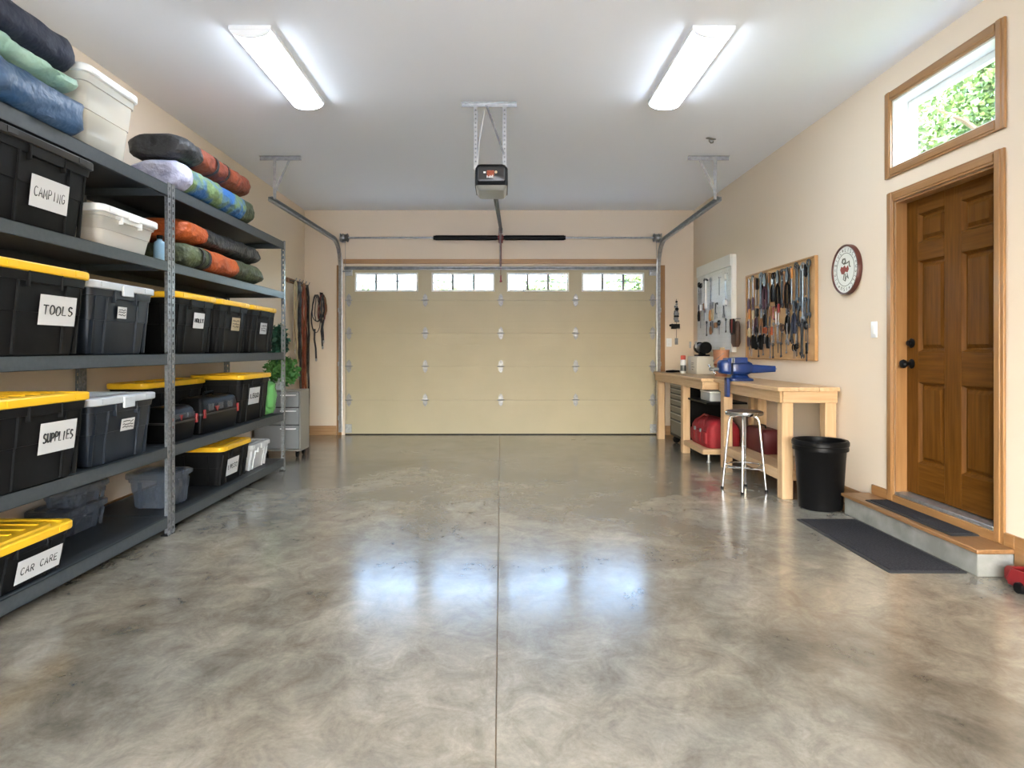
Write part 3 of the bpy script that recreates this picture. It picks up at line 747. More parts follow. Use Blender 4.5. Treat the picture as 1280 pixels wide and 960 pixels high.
roll_thing('sleeping_bag', 'blue and green patterned sleeping bag roll below the rust one', 'sleeping bag', -2.33, 4.30, 5.56, LV[0], .42, .225, [('folded_lining', 0, .09, 'lav'), ('patterned_cover', .09, .82, 'bluegreen'), ('end_cover', .82, 1, 'olive')], 15., .07, straps=())
roll_thing('sleeping_bag', 'black bundle with orange near end on the second shelf', 'sleeping bag', -2.37, 4.42, 5.84, LV[1]+.193, .40, .165, [('end_cover', 0, .22, 'orange'), ('bundle', .22, 1, 'blkn')], 21., .10)
roll_thing('sleeping_bag', 'orange and dark green roll under the black bundle on second shelf', 'sleeping bag', -2.34, 4.42, 5.80, LV[1], .41, .19, [('end_cover', 0, .20, 'olive'), ('bundle', .20, .56, 'orange'), ('tail', .56, 1, 'olive')], 25., .09, straps=(.13, .20))
tin = thing('water_bottle', 'small pale blue round item beside the post on second shelf', 'bottle', (-2.26, 4.24, LV[1]))
MB().lathe([(0, .001), (.036, .001), (.038, .012), (.038, .12), (.030, .145), (.016, .155), (.016, .165)], 18).build('bottle_body', mat('pale_blue_plastic', (.25, .42, .56), .3), tin)
MB().lathe([(.018, .163), (.019, .166), (.019, .188), (.0, .190)], 14).build('bottle_cap', 'blk', tin)

# ------------------------------------------------------------------ tool cases on the fourth shelf
def tool_case(label, yc, xf, L, D, H, handle=True):
    t = thing('tool_case', label, 'tool case', (xf-D/2, yc, LV[3]+.0005), PI/2); hb = H*.52
    MB().loft([[(x, y, z) for x, y in rr(L-2*i, D-2*i, .03)] for z, i in ((0, .02), (.01, .012), (hb-.012, .0), (hb, 0))]).build('case_base', 'blk', t, angle=35)
    MB().loft([[(x, y, z) for x, y in rr(L-2*i, D-2*i, .03)] for z, i in ((hb+.001, -.004), (hb+.012, -.004))]).build('rim_band', 'lidblk', t)
    lid = MB().loft([[(x, y, z) for x, y in rr(L-2*i, D-2*i, .03)] for z, i in ((hb+.013, 0), (H-.03, .012), (H-.006, .03), (H, .05))], True, True).build('lid', 'blk', t, angle=35)
    r = MB()
    for k in range(3): r.box(-L*.36+k*L*.26, -L*.36+k*L*.26+.09, -D/2-.003, -D/2+.014, hb+.03, H-.05)
    r.build('lid_compartment', 'cleard', lid)
    lt = MB()
    for s in (-1, 1): lt.box(s*L*.46-.012, s*L*.46+.012, -D/2-.012, -D/2+.004, hb-.02, hb+.045)
    q = lt.build('latch', 'redp', t, bevel=.004); q['label'] = 'dark red latches'
    q = MB().prism([(-L*.17, hb+.055), (-L*.08, hb+.055), (-L*.125, hb+.018)], 'y', -D/2-.006, -D/2+.01).build('warning_mark', 'redp', t); q['label'] = 'red triangle mark'
    if handle: MB().tube([(-.08, -.0, H-.004), (-.075, 0, H+.026), (.075, 0, H+.026), (.08, 0, H-.004)], .009, 8).build('carry_handle', 'blk', t)
tool_case('larger black tool case with red latches and triangle mark', 5.01, -2.185, .64, .21, .27)
tool_case('smaller black tool case with red latch just behind the double post', 4.43, -2.19, .36, .21, .24, False)
gb = roll('plastic_bag', 'translucent bright green plastic bag at the end of the fourth shelf', 'bag', -2.30, 6.12, 6.29, LV[3], .20, .34, [('bag_film', 0, 1, 'bag')], 33., .22, 4.5, taper=.02)

# ------------------------------------------------------------------ rolling drawer cart with plant behind the shelving
dc = thing('drawer_cart', 'grey translucent drawer cart on castors in the far corner', 'drawer cart', (-2.475, 7.24, 0))
CW, CD = .52, .32
M['drawerp'] = mat('drawer_plastic', (.22, .23, .24), .25)
MB().box(-CW/2, CW/2, -CD/2, CD/2, .075, .09).box(-CW/2, CW/2, -CD/2, CD/2, .735, .75).box(-CW/2, -CW/2+.014, -CD/2, CD/2, .09, .735).box(CW/2-.014, CW/2, -CD/2, CD/2, .09, .735)  .build('cart_frame', 'lens', dc, bevel=.003)
for k, (a, b) in enumerate(((.10, .36), (.37, .555), (.565, .73))):
    dr = MB().box(-CW/2+.017, CW/2-.017, -CD/2-.008, CD/2-.01, a, b).build("drawer", "drawerp", dc, bevel=.004)
    MB().tube([(.04, -CD/2-.008, b-.035), (.05, -CD/2-.026, b-.035), (.20, -CD/2-.026, b-.035), (.21, -CD/2-.008, b-.035)], .007, 6).build('handle', 'whitep', dr)
for sx in (-1, 1):
    for sy in (-1, 1):
        c = MB(); x, y = sx*(CW/2-.05), sy*(CD/2-.05)
        c.lathe([(0, -.012), (.030, -.012), (.032, -.006), (.032, .006), (.030, .012), (0, .012)], 16, (x, y, .032), 'x'); c.box(x-.016, x-.0135, y-.02, y+.02, .03, .075).box(x+.0135, x+.016, y-.02, y+.02, .03, .075)
        c.build('castor', 'blk', dc)
def leaves(mb, c, r, n, size, rnd, sc=(1, 1, 1), asp=.38):
    for _ in range(n):
        a, b = rnd.uniform(0, 2*PI), math.acos(rnd.uniform(-1, 1)); q = r*rnd.random()**.45
        p = Vector((c[0]+sc[0]*q*math.sin(b)*math.cos(a), c[1]+sc[1]*q*math.sin(b)*math.sin(a), c[2]+sc[2]*q*math.cos(b)))
        d = Vector((rnd.uniform(-1, 1), rnd.uniform(-1, 1), rnd.uniform(-.9, .6))).normalized(); u = d.orthogonal().normalized(); u = (Matrix.Rotation(rnd.uniform(0, 6.28), 3, d) @ u)
        s = size*rnd.uniform(.7, 1.3); nn = d.cross(u)*s*.08
        mb.add([p, p+d*s*.5+u*s*asp+nn, p+d*s, p+d*s*.5-u*s*asp+nn], [(0, 1, 2, 3)])
rl_ = random.Random(5)
pl = thing('artificial_plant', 'leafy green plant standing on the drawer cart behind the shelving', 'plant', (-2.50, 7.22, .7505))
MB().lathe([(0, 0), (.055, 0), (.075, .13), (.082, .135), (.082, .15), (.068, .15), (.06, .12), (0, .12)], 18).build('pot', 'grey_lid', pl)
s = MB()
for k in range(7): a = k*.9; s.tube([(0, 0, .11), (.03*math.cos(a), .03*math.sin(a), .3), (.09*math.cos(a), .09*math.sin(a), .45+.04*k)], .004, 5)
s.build('stem', 'leafd', pl)
s = MB(); leaves(s, (.03, -.02, .22), .17, 560, .065, rl_, (1.05, .75, .95)); s.build('foliage', 'leafg', pl, flat=True)
s = MB(); leaves(s, (-.01, 0, .56), .16, 480, .06, rl_, (.7, .6, 1.1)); q = s.build('upper_foliage', 'leafd', pl, flat=True); q['label'] = 'dark bluish green upper leaves'

# ------------------------------------------------------------------ straps and leashes in the far left corner
rk = thing('strap_rack', 'brown wooden hook rail holding long straps in the far left corner', 'rack', (XL, 8.58, 2.10))
MB().box(.001, .022, -.36, .36, -.03, .03).build('rail_board', 'leather', rk, bevel=.004)
for k in range(5):
    y = -.28+k*.14; MB().tube([(.02, y, 0), (.08, y, -.012), (.10, y, -.004), (.115, y, .03)], .006, 8).build('hook', 'steeld', rk)
def hang_strap(name, label, y, x, z0, z1, m, w, seed, buckle='steel', loop=True):
    t = thing(name, label, 'strap', (XL+x, y, z1)); rnd = random.Random(seed); L = z1-z0
    for s in ((-1, 1) if loop else (0,)):
        pts = [(0, 0, 0)]+[(.012*s+rnd.uniform(-.006, .006), s*(.012+.008*math.sin(k*.7))+rnd.uniform(-.006, .006), -L*k/12*(1 if s != -1 else .82)) for k in range(1, 13)]
        MB().strip(pts, w, .006, (.25, 1, 0)).build('strap_band', m, t)
    b = MB(); b.tube([(0, -w*.7, -L*.80), (0, w*.7, -L*.80), (0, w*.7, -L*.80-.05), (0, -w*.7, -L*.80-.05)], .005, 6, True); b.build('buckle', buckle, t)
hang_strap('hanging_strap', 'olive brown long strap nearest the shelving on the hook rail', 8.30, .10, .98, 2.09, 'tan', .035, 1)
hang_strap('hanging_strap', 'wide black and brown strap second along the hook rail', 8.44, .10, .55, 2.09, 'blkn', .05, 2)
hang_strap('hanging_strap', 'rust brown strap hanging nearly to the floor from the hook rail', 8.55, .13, .22, 2.05, 'rust', .04, 3)
hang_strap('hanging_strap', 'dark strap with brown lower tail near the corner of the hook rail', 8.66, .10, .10, 2.09, 'leather', .045, 4)
hang_strap('hanging_strap', 'black strap at the corner end of the hook rail', 8.80, .10, .05, 2.09, 'blkn', .045, 5)
bh_ = thing('wall_hook', 'black hook on the back wall holding the leash bundle', 'hook', (-2.52, YB, 1.97))
MB().box(-.02, .02, -.006, -.001, -.03, .03).build('hook_plate', 'blk', bh_, bevel=.002)
MB().tube([(0, -.005, 0), (0, -.05, -.01), (0, -.07, .0), (0, -.075, .03)], .006, 8).build('hook_arm', 'blk', bh_)
def leash(label, dx, z0, m, w, seed, group=None):
    t = thing('hanging_leash', label, 'leash', (-2.52+dx*.3, YB-.016-.025*seed, 1.965)); rnd = random.Random(seed); L = 1.965-z0
    for q in range(3):
        pts = []; ww = w*(.45+.3*q)*rnd.uniform(.8, 1.1); ox = dx*.5+rnd.uniform(-.02, .02); ll = L*rnd.uniform(.20, .30)
        for k in range(25):
            a = PI*2*k/24; pts.append((ox+ww*math.sin(a)*(1-.35*math.cos(a))+rnd.uniform(-.004, .004), -.006+.006*q+rnd.uniform(-.002, .002), -ll*(1-math.cos(a))))
        MB().tube(pts, .0115, 6, flat=.5).build('loop', m if q else 'blkn', t)
    MB().strip([(dx*.8, 0, -L*.52), (dx*.7-.01, -.01, -L*.68), (dx*.6, 0, -L*.82), (dx*.6+.006, 0, -L)], .024, .006, (1, 0, 0)).build('lead', 'blkn', t)
    MB().lathe([(.004, 0), (.014, -.01), (.014, -.03), (.005, -.045)], 10, (dx*.6+.006, 0, -L+.03)).build('clip', 'steel', t)
leash('red dog leash in the bundle on the back wall hook', .02, 1.22, 'redp', .055, 1)
leash('black dog leash looping widest in the bundle on the back wall hook', -.07, 1.05, 'blkn', .075, 2)
leash('tan leather leash in the bundle on the back wall hook', .05, 1.30, 'leather', .045, 3)
# dark trinket chain by the right corner
ch = thing('hanging_chain', 'dark chain of small metal pieces hanging beside the right door track', 'chain', (2.465, YB-.02, 1.89))
rnd = random.Random(3); z = 0
for k in range(9):
    r_ = .014+.010*(k > 1)+.012*rnd.random()*(k > 2)
    MB().lathe([(.004, -.012), (r_, -.012), (r_*1.1, 0), (r_, .012), (.004, .012)], 10, (rnd.uniform(-.008, .008), 0, -.02-k*.034), 'y' if k % 2 else 'z').build('chain_piece', 'steeld' if k % 3 else 'blk', ch)
MB().box(-.075, .045, -.02, .015, -.40, -.33).tube([(-.10, -.005, -.355), (-.05, -.005, -.34)], .016, 8).build('bracket', 'blk', ch, bevel=.006)
MB().tube([(0, 0, .02), (0, 0, -.58)], .003, 5).build('cord', 'blk', ch)
MB().box(-.02, .02, -.012, .012, -.62, -.53).build('tag_block', 'steeld', ch, bevel=.004)
# ------------------------------------------------------------------ workbenches
BT = .90
def leg4(t, x, y, z1, w=.09, m='pine'):
    return box(x-w/2, x+w/2, y-w/2, y+w/2, 0, z1).build('leg', m, t, bevel=.004)
wbn = thing('workbench', 'nearer pale pine workbench with the blue vise and open lower shelf', 'workbench', (2.445, 5.83, 0), group='pine workbenches')
bx0, bx1, by0, by1 = -.250, .245, -.76, .77
top = MB()
for k in range(3):
    a = bx0+(bx1-bx0)*k/3; top.box(a+.0008, bx0+(bx1-bx0)*(k+1)/3-.0008, by0, by1, BT-.032, BT)
top.build('worktop', 'piney', wbn, bevel=.003)
lx0, lx1, ly0, ly1 = -.150, .195, -.665, .675
for x in (lx0, lx1):
    for y in (ly0, ly1): leg4(wbn, x, y, BT-.033)
ap = lambda nm, a, m: box(*a).build(nm, m, wbn, bevel=.003)
ap('apron', (lx0-.064, lx0-.046, ly0-.045, ly1+.045, BT-.125, BT-.034), 'piney'); ap('apron', (lx0-.045, lx1+.045, ly0-.064, ly0-.046, BT-.125, BT-.034), 'pinex')
ap('apron', (lx0-.045, lx1+.045, ly1+.046, ly1+.064, BT-.125, BT-.034), 'pinex')
ap('stretcher', (lx0-.044, lx0-.004, ly0+.046, ly1-.046, .145, .228), 'piney'); ap('stretcher', (lx1+.006, lx1+.044, ly0+.046, ly1-.046, .145, .228), 'piney')
ap('stretcher', (lx0+.046, lx1-.046, ly0-.02, ly0+.02, .145, .228), 'pinex')
sh = MB()
for k in range(2): a = lx0-.003+k*.176; sh.box(a, a+.174, ly0+.05, ly1-.05, .205, .222)
ap2 = sh.build('lower_shelf', 'piney', wbn, bevel=.002)

wbf = thing('workbench', 'farther pine workbench over the black tool chest, its top crowded with supplies', 'workbench', (2.40, 7.62, 0), group='pine workbenches')
fx0, fx1, fy0, fy1 = -.33, .29, -1.01, 1.05
top = MB()
for k in range(3):
    a = fx0+(fx1-fx0)*k/3; top.box(a+.0008, fx0+(fx1-fx0)*(k+1)/3-.0008, fy0, fy1, BT-.030, BT+.002)
top.build('worktop', 'piney', wbf, bevel=.003)
for x in (-.25, .235):
    for y in (-.17, .98): leg4(wbf, x, y, BT-.031, .085)
leg4(wbf, .235, -.95, BT-.031, .085)
for a, m in (((-.313, -.294, fy0+.01, fy1-.02, BT-.115, BT-.032), 'piney'), ((-.293, .277, fy0+.01, fy0+.03, BT-.115, BT-.032), 'pinex')): box(*a).build('apron', m, wbf, bevel=.003)
box(-.285, .25, -.92, -.216, .10, .155).build('lower_shelf', 'pinex', wbf, bevel=.003)
MB().lathe([(0, 0), (.022, 0), (.022, .012), (.014, .016), (.014, .10)], 14, (-.19, -.82, 0)).build('shelf_foot', 'steel', wbf)
MB().lathe([(0, 0), (.022, 0), (.022, .012), (.014, .016), (.014, .10)], 14, (.20, -.82, 0)).build('shelf_foot', 'steel', wbf)
box(-.24, .19, -.90, -.23, .625, .645).build('middle_shelf', 'blk', wbf, bevel=.002)

# bench vise, jaws facing the room (-x)
vs = thing('bench_vise', 'blue bench vise clamped to the corner of the workbench', 'vise', (2.245, 6.15, BT))
v = MB(); v.loft([[(x+.05, y, z) for x, y in rr(.23-2*i, .17-2*i, .04)] for z, i in ((.001, 0), (.022, 0), (.032, .03), (.06, .045))]); vb = v.build('swivel_base', 'blue', vs)
v = MB(); v.loft([[(x, y*s, z*s+.125) for y, z in rr(.13, .15, .045)] for x, s in ((-.03, .85), (.0, 1.), (.09, 1.), (.13, .82), (.16, .62))])
v.build('body_casting', 'blue', vs)
v = MB(); v.loft([[(x, y*s, z*q+.135) for y, z in rr(.15, .14, .035)] for x, s, q in ((-.155, .55, .6), (-.135, .85, .9), (-.085, 1, 1), (-.055, 1, 1.02))]); v.box(-.085, -.055, -.08, .08, .17, .218)
v.build('front_jaw', 'blue', vs, bevel=.004)
v = MB(); v.box(-.03, .10, -.08, .08, .17, .226); v.build('rear_jaw', 'blue', vs, bevel=.008)
for x0 in (-.054, -.036): box(x0, x0+.010, -.078, .078, .172, .222).build('jaw_plate', 'steel', vs, bevel=.001)
v = MB(); v.loft([[(x, y*s, z*s+.115) for y, z in rr(.085, .085, .02)] for x, s in ((.12, 1), (.20, .95), (.35, .72), (.385, .68))]); v.build('slide_beam', 'blue', vs)
v = MB(); v.lathe([(.012, -.24), (.018, -.235), (.018, -.15)], 14, (0, 0, .11), 'x'); q = v.build('screw_head', 'steeld', vs)
v = MB(); v.tube([(-.215, -.09, .075), (-.215, .09, .145)], .007, 8).ball((-.215, -.09, .075), .012, 5).ball((-.215, .09, .145), .012, 5); v.build('tommy_bar', 'chrome', vs)
MB().box(-.086, -.053, -.035, .035, -.155, .03).box(-.086, .0, -.03, .03, .003, .03).build('clamp_arm', 'blue', vs, bevel=.005)
MB().lathe([(.006, .385), (.009, .40), (.009, .405), (0, .406)], 10, (0, 0, .115), 'x').build('end_cap', 'steel', vs)

# things on the far worktop
ZB = BT+.0025
jg = thing('storage_carton', 'off-white plastic case with dark print at the back of the far workbench', 'case', (2.47, 7.90, ZB), -PI/2)
MB().loft([[(x, y, z) for x, y in rr(.40-2*i, .22-2*i, .02)] for z, i in ((0, .006), (.01, 0), (.20, 0), (.215, .01))]).build('case_body', 'beige', jg)
q = MB()
for k, (a, b, c, e) in enumerate(((-.02, .08, .13, .135), (-.02, .06, .11, .114), (-.01, .09, .08, .086), (.0, .05, .05, .056))): q.box(a, b, -.1115, -.1095, c, e)
q.build('printed_lines', 'ink', jg); q = MB().box(-.13, -.05, -.112, -.1095, .04, .17).build('paper_label', 'paper', jg)
gr = thing('bench_grinder', 'dark bench grinder with clear eye shields on top of the off-white case', 'grinder', (2.49, 7.92, ZB+.216), -PI/2)
MB().box(-.09, .09, -.07, .07, 0, .02).loft([[(x, y, z) for x, y in rr(.09-i, .08-i, .02)] for z, i in ((.02, 0), (.06, .02))]).build('grinder_base', 'blk', gr, bevel=.004)
MB().lathe([(.02, -.09), (.05, -.085), (.055, -.07), (.055, .07), (.05, .085), (.02, .09)], 20, (0, 0, .105), 'x').build('motor', 'steeld', gr)
for s in (-1, 1):
    MB().lathe([(.0, s*.10), (.062, s*.10), (.062, s*.125), (0, s*.125)], 22, (0, 0, .105), 'x').build('grinding_wheel', 'lens', gr)
    MB().lathe([(.045, s*.095), (.072, s*.095), (.072, s*.135), (.045, s*.135)], 22, (0, .006, .105), 'x').build('wheel_guard', 'blk', gr)
    box(s*.115-.035, s*.115+.035, -.112, -.109, .10, .18).build('eye_shield', 'clear', gr)
sp = thing('spray_can', 'white spray can with red cap in front of the off-white case', 'can', (2.285, 8.02, ZB))
MB().lathe([(0, 0), (.032, 0), (.034, .006), (.034, .155), (.024, .175)], 20).build('can_body', 'white', sp)
MB().lathe([(.030, .172), (.031, .176), (.031, .215), (.026, .225), (0, .226)], 20).build('spray_cap', mat('cap_red', (.55, .09, .06), .4), sp)
MB().lathe([(.0345, .03), (.0347, .032), (.0347, .10), (.0345, .102)], 20).build('can_label', 'steeld', sp)
lo = thing('hand_tool', 'low black tool lying at the far front of the worktop', 'tool', (2.22, 8.25, ZB), .3)
MB().tube([(-.10, 0, .018), (0, .01, .018), (.10, 0, .018)], [.012, .017, .012], 8).build('tool_handle', 'blk', lo); MB().box(.09, .16, -.02, .02, .004, .03).build('tool_head', 'steeld', lo, bevel=.003)
pa = thing('metal_pail', 'rust-coloured tapered pail standing behind the blue vise', 'pail', (2.45, 7.12, ZB))
MB().lathe([(0, .0), (.062, .0), (.064, .006), (.088, .285), (.093, .288), (.092, .296), (.084, .293), (.060, .012), (0, .012)], 24).build('pail_body', 'copper', pa)
MB().lathe([(.0755, .12), (.0775, .121), (.0795, .14), (.0785, .141)], 24).build('pail_band', 'rust', pa)
MB().tube([(0, -.088, .26), (-.06, -.06, .20), (-.085, 0, .165), (-.06, .06, .20), (0, .088, .26)], .004, 6).build('pail_handle', 'steeld', pa)
br = thing('paint_brush', 'brown brush standing in the rust-coloured pail', 'brush', (2.46, 7.11, ZB+.02))
MB().box(-.018, .018, -.006, .006, .0, .20).build('brush_handle', 'leather', br, bevel=.004); MB().box(-.026, .026, -.010, .010, .20, .30).build('bristle_block', 'tan', br, bevel=.003)

# rolling tool chest under the far bench
tc = thing('tool_chest', 'black rolling tool chest with silver drawer pulls under the far workbench', 'tool chest', (2.42, 7.955, 0), -PI/2)
cw, cd = .70, .44
MB().box(-cw/2, cw/2, -cd/2+.012, cd/2, .10, .80).box(-cw/2, cw/2, -cd/2, -cd/2+.012, .10, .125).box(-cw/2, cw/2, -cd/2, -cd/2+.012, .775, .80).box(-cw/2, -cw/2+.05, -cd/2, -cd/2+.012, .125, .775).box(cw/2-.05, cw/2, -cd/2, -cd/2+.012, .125, .775).build('chest_body', 'blk', tc, bevel=.004)
M['drawerd'] = mat('drawer_front_dark', (.030, .031, .030), .3, .3)
zz = [.13, .32, .41, .50, .58, .65, .715, .772]
for a, b in zip(zz, zz[1:]):
    dr = box(-cw/2+.055, cw/2-.055, -cd/2-.006, -cd/2+.012, a+.004, b-.004).build('drawer', 'drawerd', tc, bevel=.002)
    h = MB(); h.box(-cw/2+.07, cw/2-.07, -cd/2-.022, -cd/2-.006, b-.022, b-.008); q = h.build('drawer_pull', 'steel', dr, bevel=.003); q['label'] = 'silver drawer pull'
for sx in (-1, 1):
    for sy in (-1, 1):
        c = MB(); x, y = sx*(cw/2-.07), sy*(cd/2-.06)
        c.lathe([(0, -.016), (.042, -.016), (.046, -.010), (.046, .010), (.042, .016), (0, .016)], 18, (x, y, .046), 'x'); c.box(x-.022, x-.018, y-.025, y+.025, .045, .10).box(x+.018, x+.022, y-.025, y+.025, .045, .10)
        c.build('castor', 'blk', tc)

# red tool bag on the low shelf, white box on the black middle shelf
rb = thing('tool_bag', 'red fabric tool bag on the low wooden shelf under the far bench', 'bag', (2.365, 7.06, .1555), -PI/2)
b = MB(); rs = []
for z, sx, sy in ((0, .97, .95), (.02, 1, 1), (.10, 1.0, 1.02), (.20, .99, .97), (.25, .96, .80), (.285, .90, .50), (.295, .82, .25)):
    rs.append([(x*sx*(1+.02*noise.noise((x*9, y*9, z*9))), y*sy*(1+.05*noise.noise((x*8+3, y*8, z*12))), z) for x, y in rr(.62, .36, .07, 6)])
b.loft(rs); bb = b.build('bag_body', 'red', rb, angle=60)
for yy in (-1, 1):
    pts = [(-.13, yy*.165, .17), (-.12, yy*.155, .27), (-.07, yy*.10, .325), (.07, yy*.10, .325), (.12, yy*.155, .27), (.13, yy*.165, .17)]
    MB().tube(pts, .011, 8, flat=.6).build('handle', 'redp', rb)
pk = MB()
for x in (-.19, 0, .19): pk.loft([[(x+a, y-.182, z) for a, z in rr(.15-2*i, .14-2*i, .02, cy=.10)] for y, i in ((.01, 0), (-.010, .004), (-.016, .014))])
pk.build('outer_pocket', 'red', bb)
bk = MB()
for x in (-.10, .10): bk.box(x-.016, x+.016, -.205, -.186, .15, .19)
q = bk.build('buckle', 'steeld', rb, bevel=.003)
wbx = thing('storage_carton', 'pale grey box lying on the black middle shelf above the red bag', 'box', (2.36, 7.02, .6455), -PI/2)
MB().loft([[(x, y, z) for x, y in rr(.34-2*i, .24-2*i, .02)] for z, i in ((0, .004), (.008, 0), (.085, 0), (.09, .008))]).build('box_body', 'grey_lid', wbx); MB().loft([[(x, y, z) for x, y in rr(.35, .25, .02)] for z in (.088, .105)]).build('box_lid', 'whitep', wbx, bevel=.004)
ck2 = thing('floor_case', 'dark red case standing on the lower shelf inside the nearer workbench', 'case', (2.53, 6.18, .2225), -PI/2)
MB().loft([[(x, y, z) for x, y in rr(.44-2*i, .18-2*i, .03)] for z, i in ((0, .01), (.02, 0), (.20, 0), (.225, .02))]).build('case_body', 'darkred', ck2); MB().tube([(-.07, 0, .222), (-.06, 0, .25), (.06, 0, .25), (.07, 0, .222)], .008, 8).build('handle', 'blk', ck2)

# stool
so = thing('shop_stool', 'round chrome four-legged stool in front of the nearer workbench', 'stool', (2.075, 5.46, 0), .35)
SH = .675
MB().lathe([(0, SH-.035), (.13, SH-.035), (.152, SH-.03), (.157, SH-.02), (.157, SH-.006), (.150, SH), (.138, SH+.001)], 36).build('seat_ring', 'chrome', so)
q = MB().lathe([(.139, SH-.004), (.137, SH+.004), (.11, SH+.010), (0, SH+.012)], 32).build('seat_pad', mat('seat_brown', (.05, .028, .018), .35), so); q['label'] = 'dark brown padded seat top'
for k in range(4):
    a = PI/4+k*PI/2; c, s = math.cos(a), math.sin(a)
    lg = MB().tube([(.07*c, .07*s, SH-.042), (.105*c, .105*s, SH-.05), (.120*c, .120*s, SH-.085), (.175*c, .175*s, .012)], .0105, 10).build('leg', 'chrome', so)
    MB().lathe([(0, 0), (.014, 0), (.014, .02), (.0, .022)], 10, (.177*c, .177*s, 0)).build('rubber_foot', 'blk', lg)
rg = MB(); rr_ = .148; rg.tube([(rr_*math.cos(2*PI*k/28), rr_*math.sin(2*PI*k/28), .215) for k in range(28)], .007, 8, True); rg.build('foot_ring', 'chrome', so)
for k in range(2):
    a = PI/4+k*PI/2; c, s = .155*math.cos(a), .155*math.sin(a); MB().tube([(c, s, .17+.015*k), (-c, -s, .17+.015*k)], .006, 8).build('cross_brace', 'chrome', so)

# waste bin
wc = thing('waste_bin', 'round black plastic waste bin beside the end of the workbench', 'waste bin', (2.425, 4.86, 0))
MB().lathe([(0, .0), (.142, .0), (.150, .006), (.153, .02), (.180, .455), (.184, .46), (.178, .46), (.148, .02), (0, .014)], 40).build('bin_body', 'blk', wc)
MB().lathe([(.181, .44), (.194, .442), (.196, .452), (.193, .475), (.199, .480), (.200, .505), (.192, .518), (.176, .516), (.172, .49), (.176, .455)], 40).build('rim_lid', 'blk', wc)

# plaque
pq = thing('wall_plaque', 'round white plaque with dark rim and red bird motif beside the door', 'plaque', (XR-.001, 4.985, 1.823), -PI/2)
PR = .195
MB().lathe([(0, -.001), (PR, -.001), (PR, -.030), (PR-.004, -.036), (PR-.012, -.036), (PR-.014, -.028), (PR-.014, -.020), (0, -.020)], 56, axis='y').build('rim', 'plaquerim', pq)
fc = MB().lathe([(0, -.0245), (PR-.0145, -.0245), (PR-.0145, -.021), (0, -.021)], 56, axis='y').build('face', 'plaque', pq)
MB().tube([(.128*math.cos(2*PI*k/48), -.0247, .128*math.sin(2*PI*k/48)) for k in range(48)], .0022, 5, True).build('inner_circle', 'bird_grey', fc)
lt = MB(); rnd = random.Random(4)
arcs = 'IC~SIUC~LISCI~USILC~ISU~I'
for i, chh in enumerate(arcs):
    a = math.radians(205-i*(360/len(arcs))); cx, cz = .153*math.cos(a), .153*math.sin(a); tx, tz = math.sin(a), -math.cos(a); ux, uz = math.cos(a), math.sin(a)
    for stp in GL[chh]:
        lt.tube([(cx+tx*(u-.5)*.018+ux*(w_-.5)*.026, -.0247, cz+tz*(u-.5)*.018+uz*(w_-.5)*.026) for u, w_ in stp], .0019, 4)
lt.build('lettering', 'bird_grey', fc)
def blob(pts, y0, y1): return MB().prism(pts, 'y', y0, y1)
q = blob([(-.075, .005), (-.06, .03), (-.035, .02), (-.01, .035), (.01, .01), (.035, .03), (.05, .0), (.03, -.025), (.0, -.015), (-.02, -.035), (-.055, -.03)], -.0262, -.0244).build('red_leaves', 'bird_red', fc)
q = MB().tube([(-.03, -.0255, .085), (-.045, -.0255, .06), (-.02, -.0255, .045), (.005, -.0255, .06), (-.005, -.0255, .085), (-.03, -.0255, .085)], .006, 5).tube([(-.01, -.0255, .045), (.03, -.0255, .05), (.055, -.0255, .06), (.06, -.0255, .02), (.075, -.0255, .015)], .005, 5).build('bird_outline', 'bird_grey', fc)
MB().tube([(-.015, -.0252, -.03), (-.03, -.0252, -.075), (.0, -.0252, -.09), (.02, -.0252, -.05), (.045, -.0252, -.075), (.025, -.0252, -.03)], .0032, 5).tube([(0, -.0252, -.03), (.0, -.0252, -.085)], .003, 5).build('stem_drawing', 'bird_grey', fc)

# red floor jack at the foot of the step
fj = thing('floor_jack', 'low red floor jack on the floor past the end of the step', 'jack', (2.622, 2.985, 0))
for sx in (-1, 1):
    MB().prism([(-.26, .02), (.24, .02), (.25, .05), (.22, .105), (.05, .115), (-.20, .085), (-.27, .06)], 'x', sx*.062-.006, sx*.062+.006).build('side_plate', 'redp', fj, bevel=.003)
MB().loft([[(x, .235, z) for x, z in rr(.112, .09, .02, cy=.062)], [(x, .285, z) for x, z in rr(.104, .075, .02, cy=.06)]]).build('nose_block', 'redp', fj, bevel=.004)
MB().tube([(0, -.18, .07), (0, .0, .085), (0, .10, .10)], .022, 10).build('lift_arm', 'rust', fj); MB().lathe([(0, .10), (.045, .10), (.05, .118), (.04, .124), (0, .118)], 16, (0, .12, 0)).build('saddle', 'steeld', fj)
for y in (-.20, .16):
    MB().lathe([(0, -.084), (.026, -.084), (.028, -.07), (.028, .07), (.026, .084), (0, .084)], 16, (0, y, .028), 'x').build('wheel', 'blk', fj)

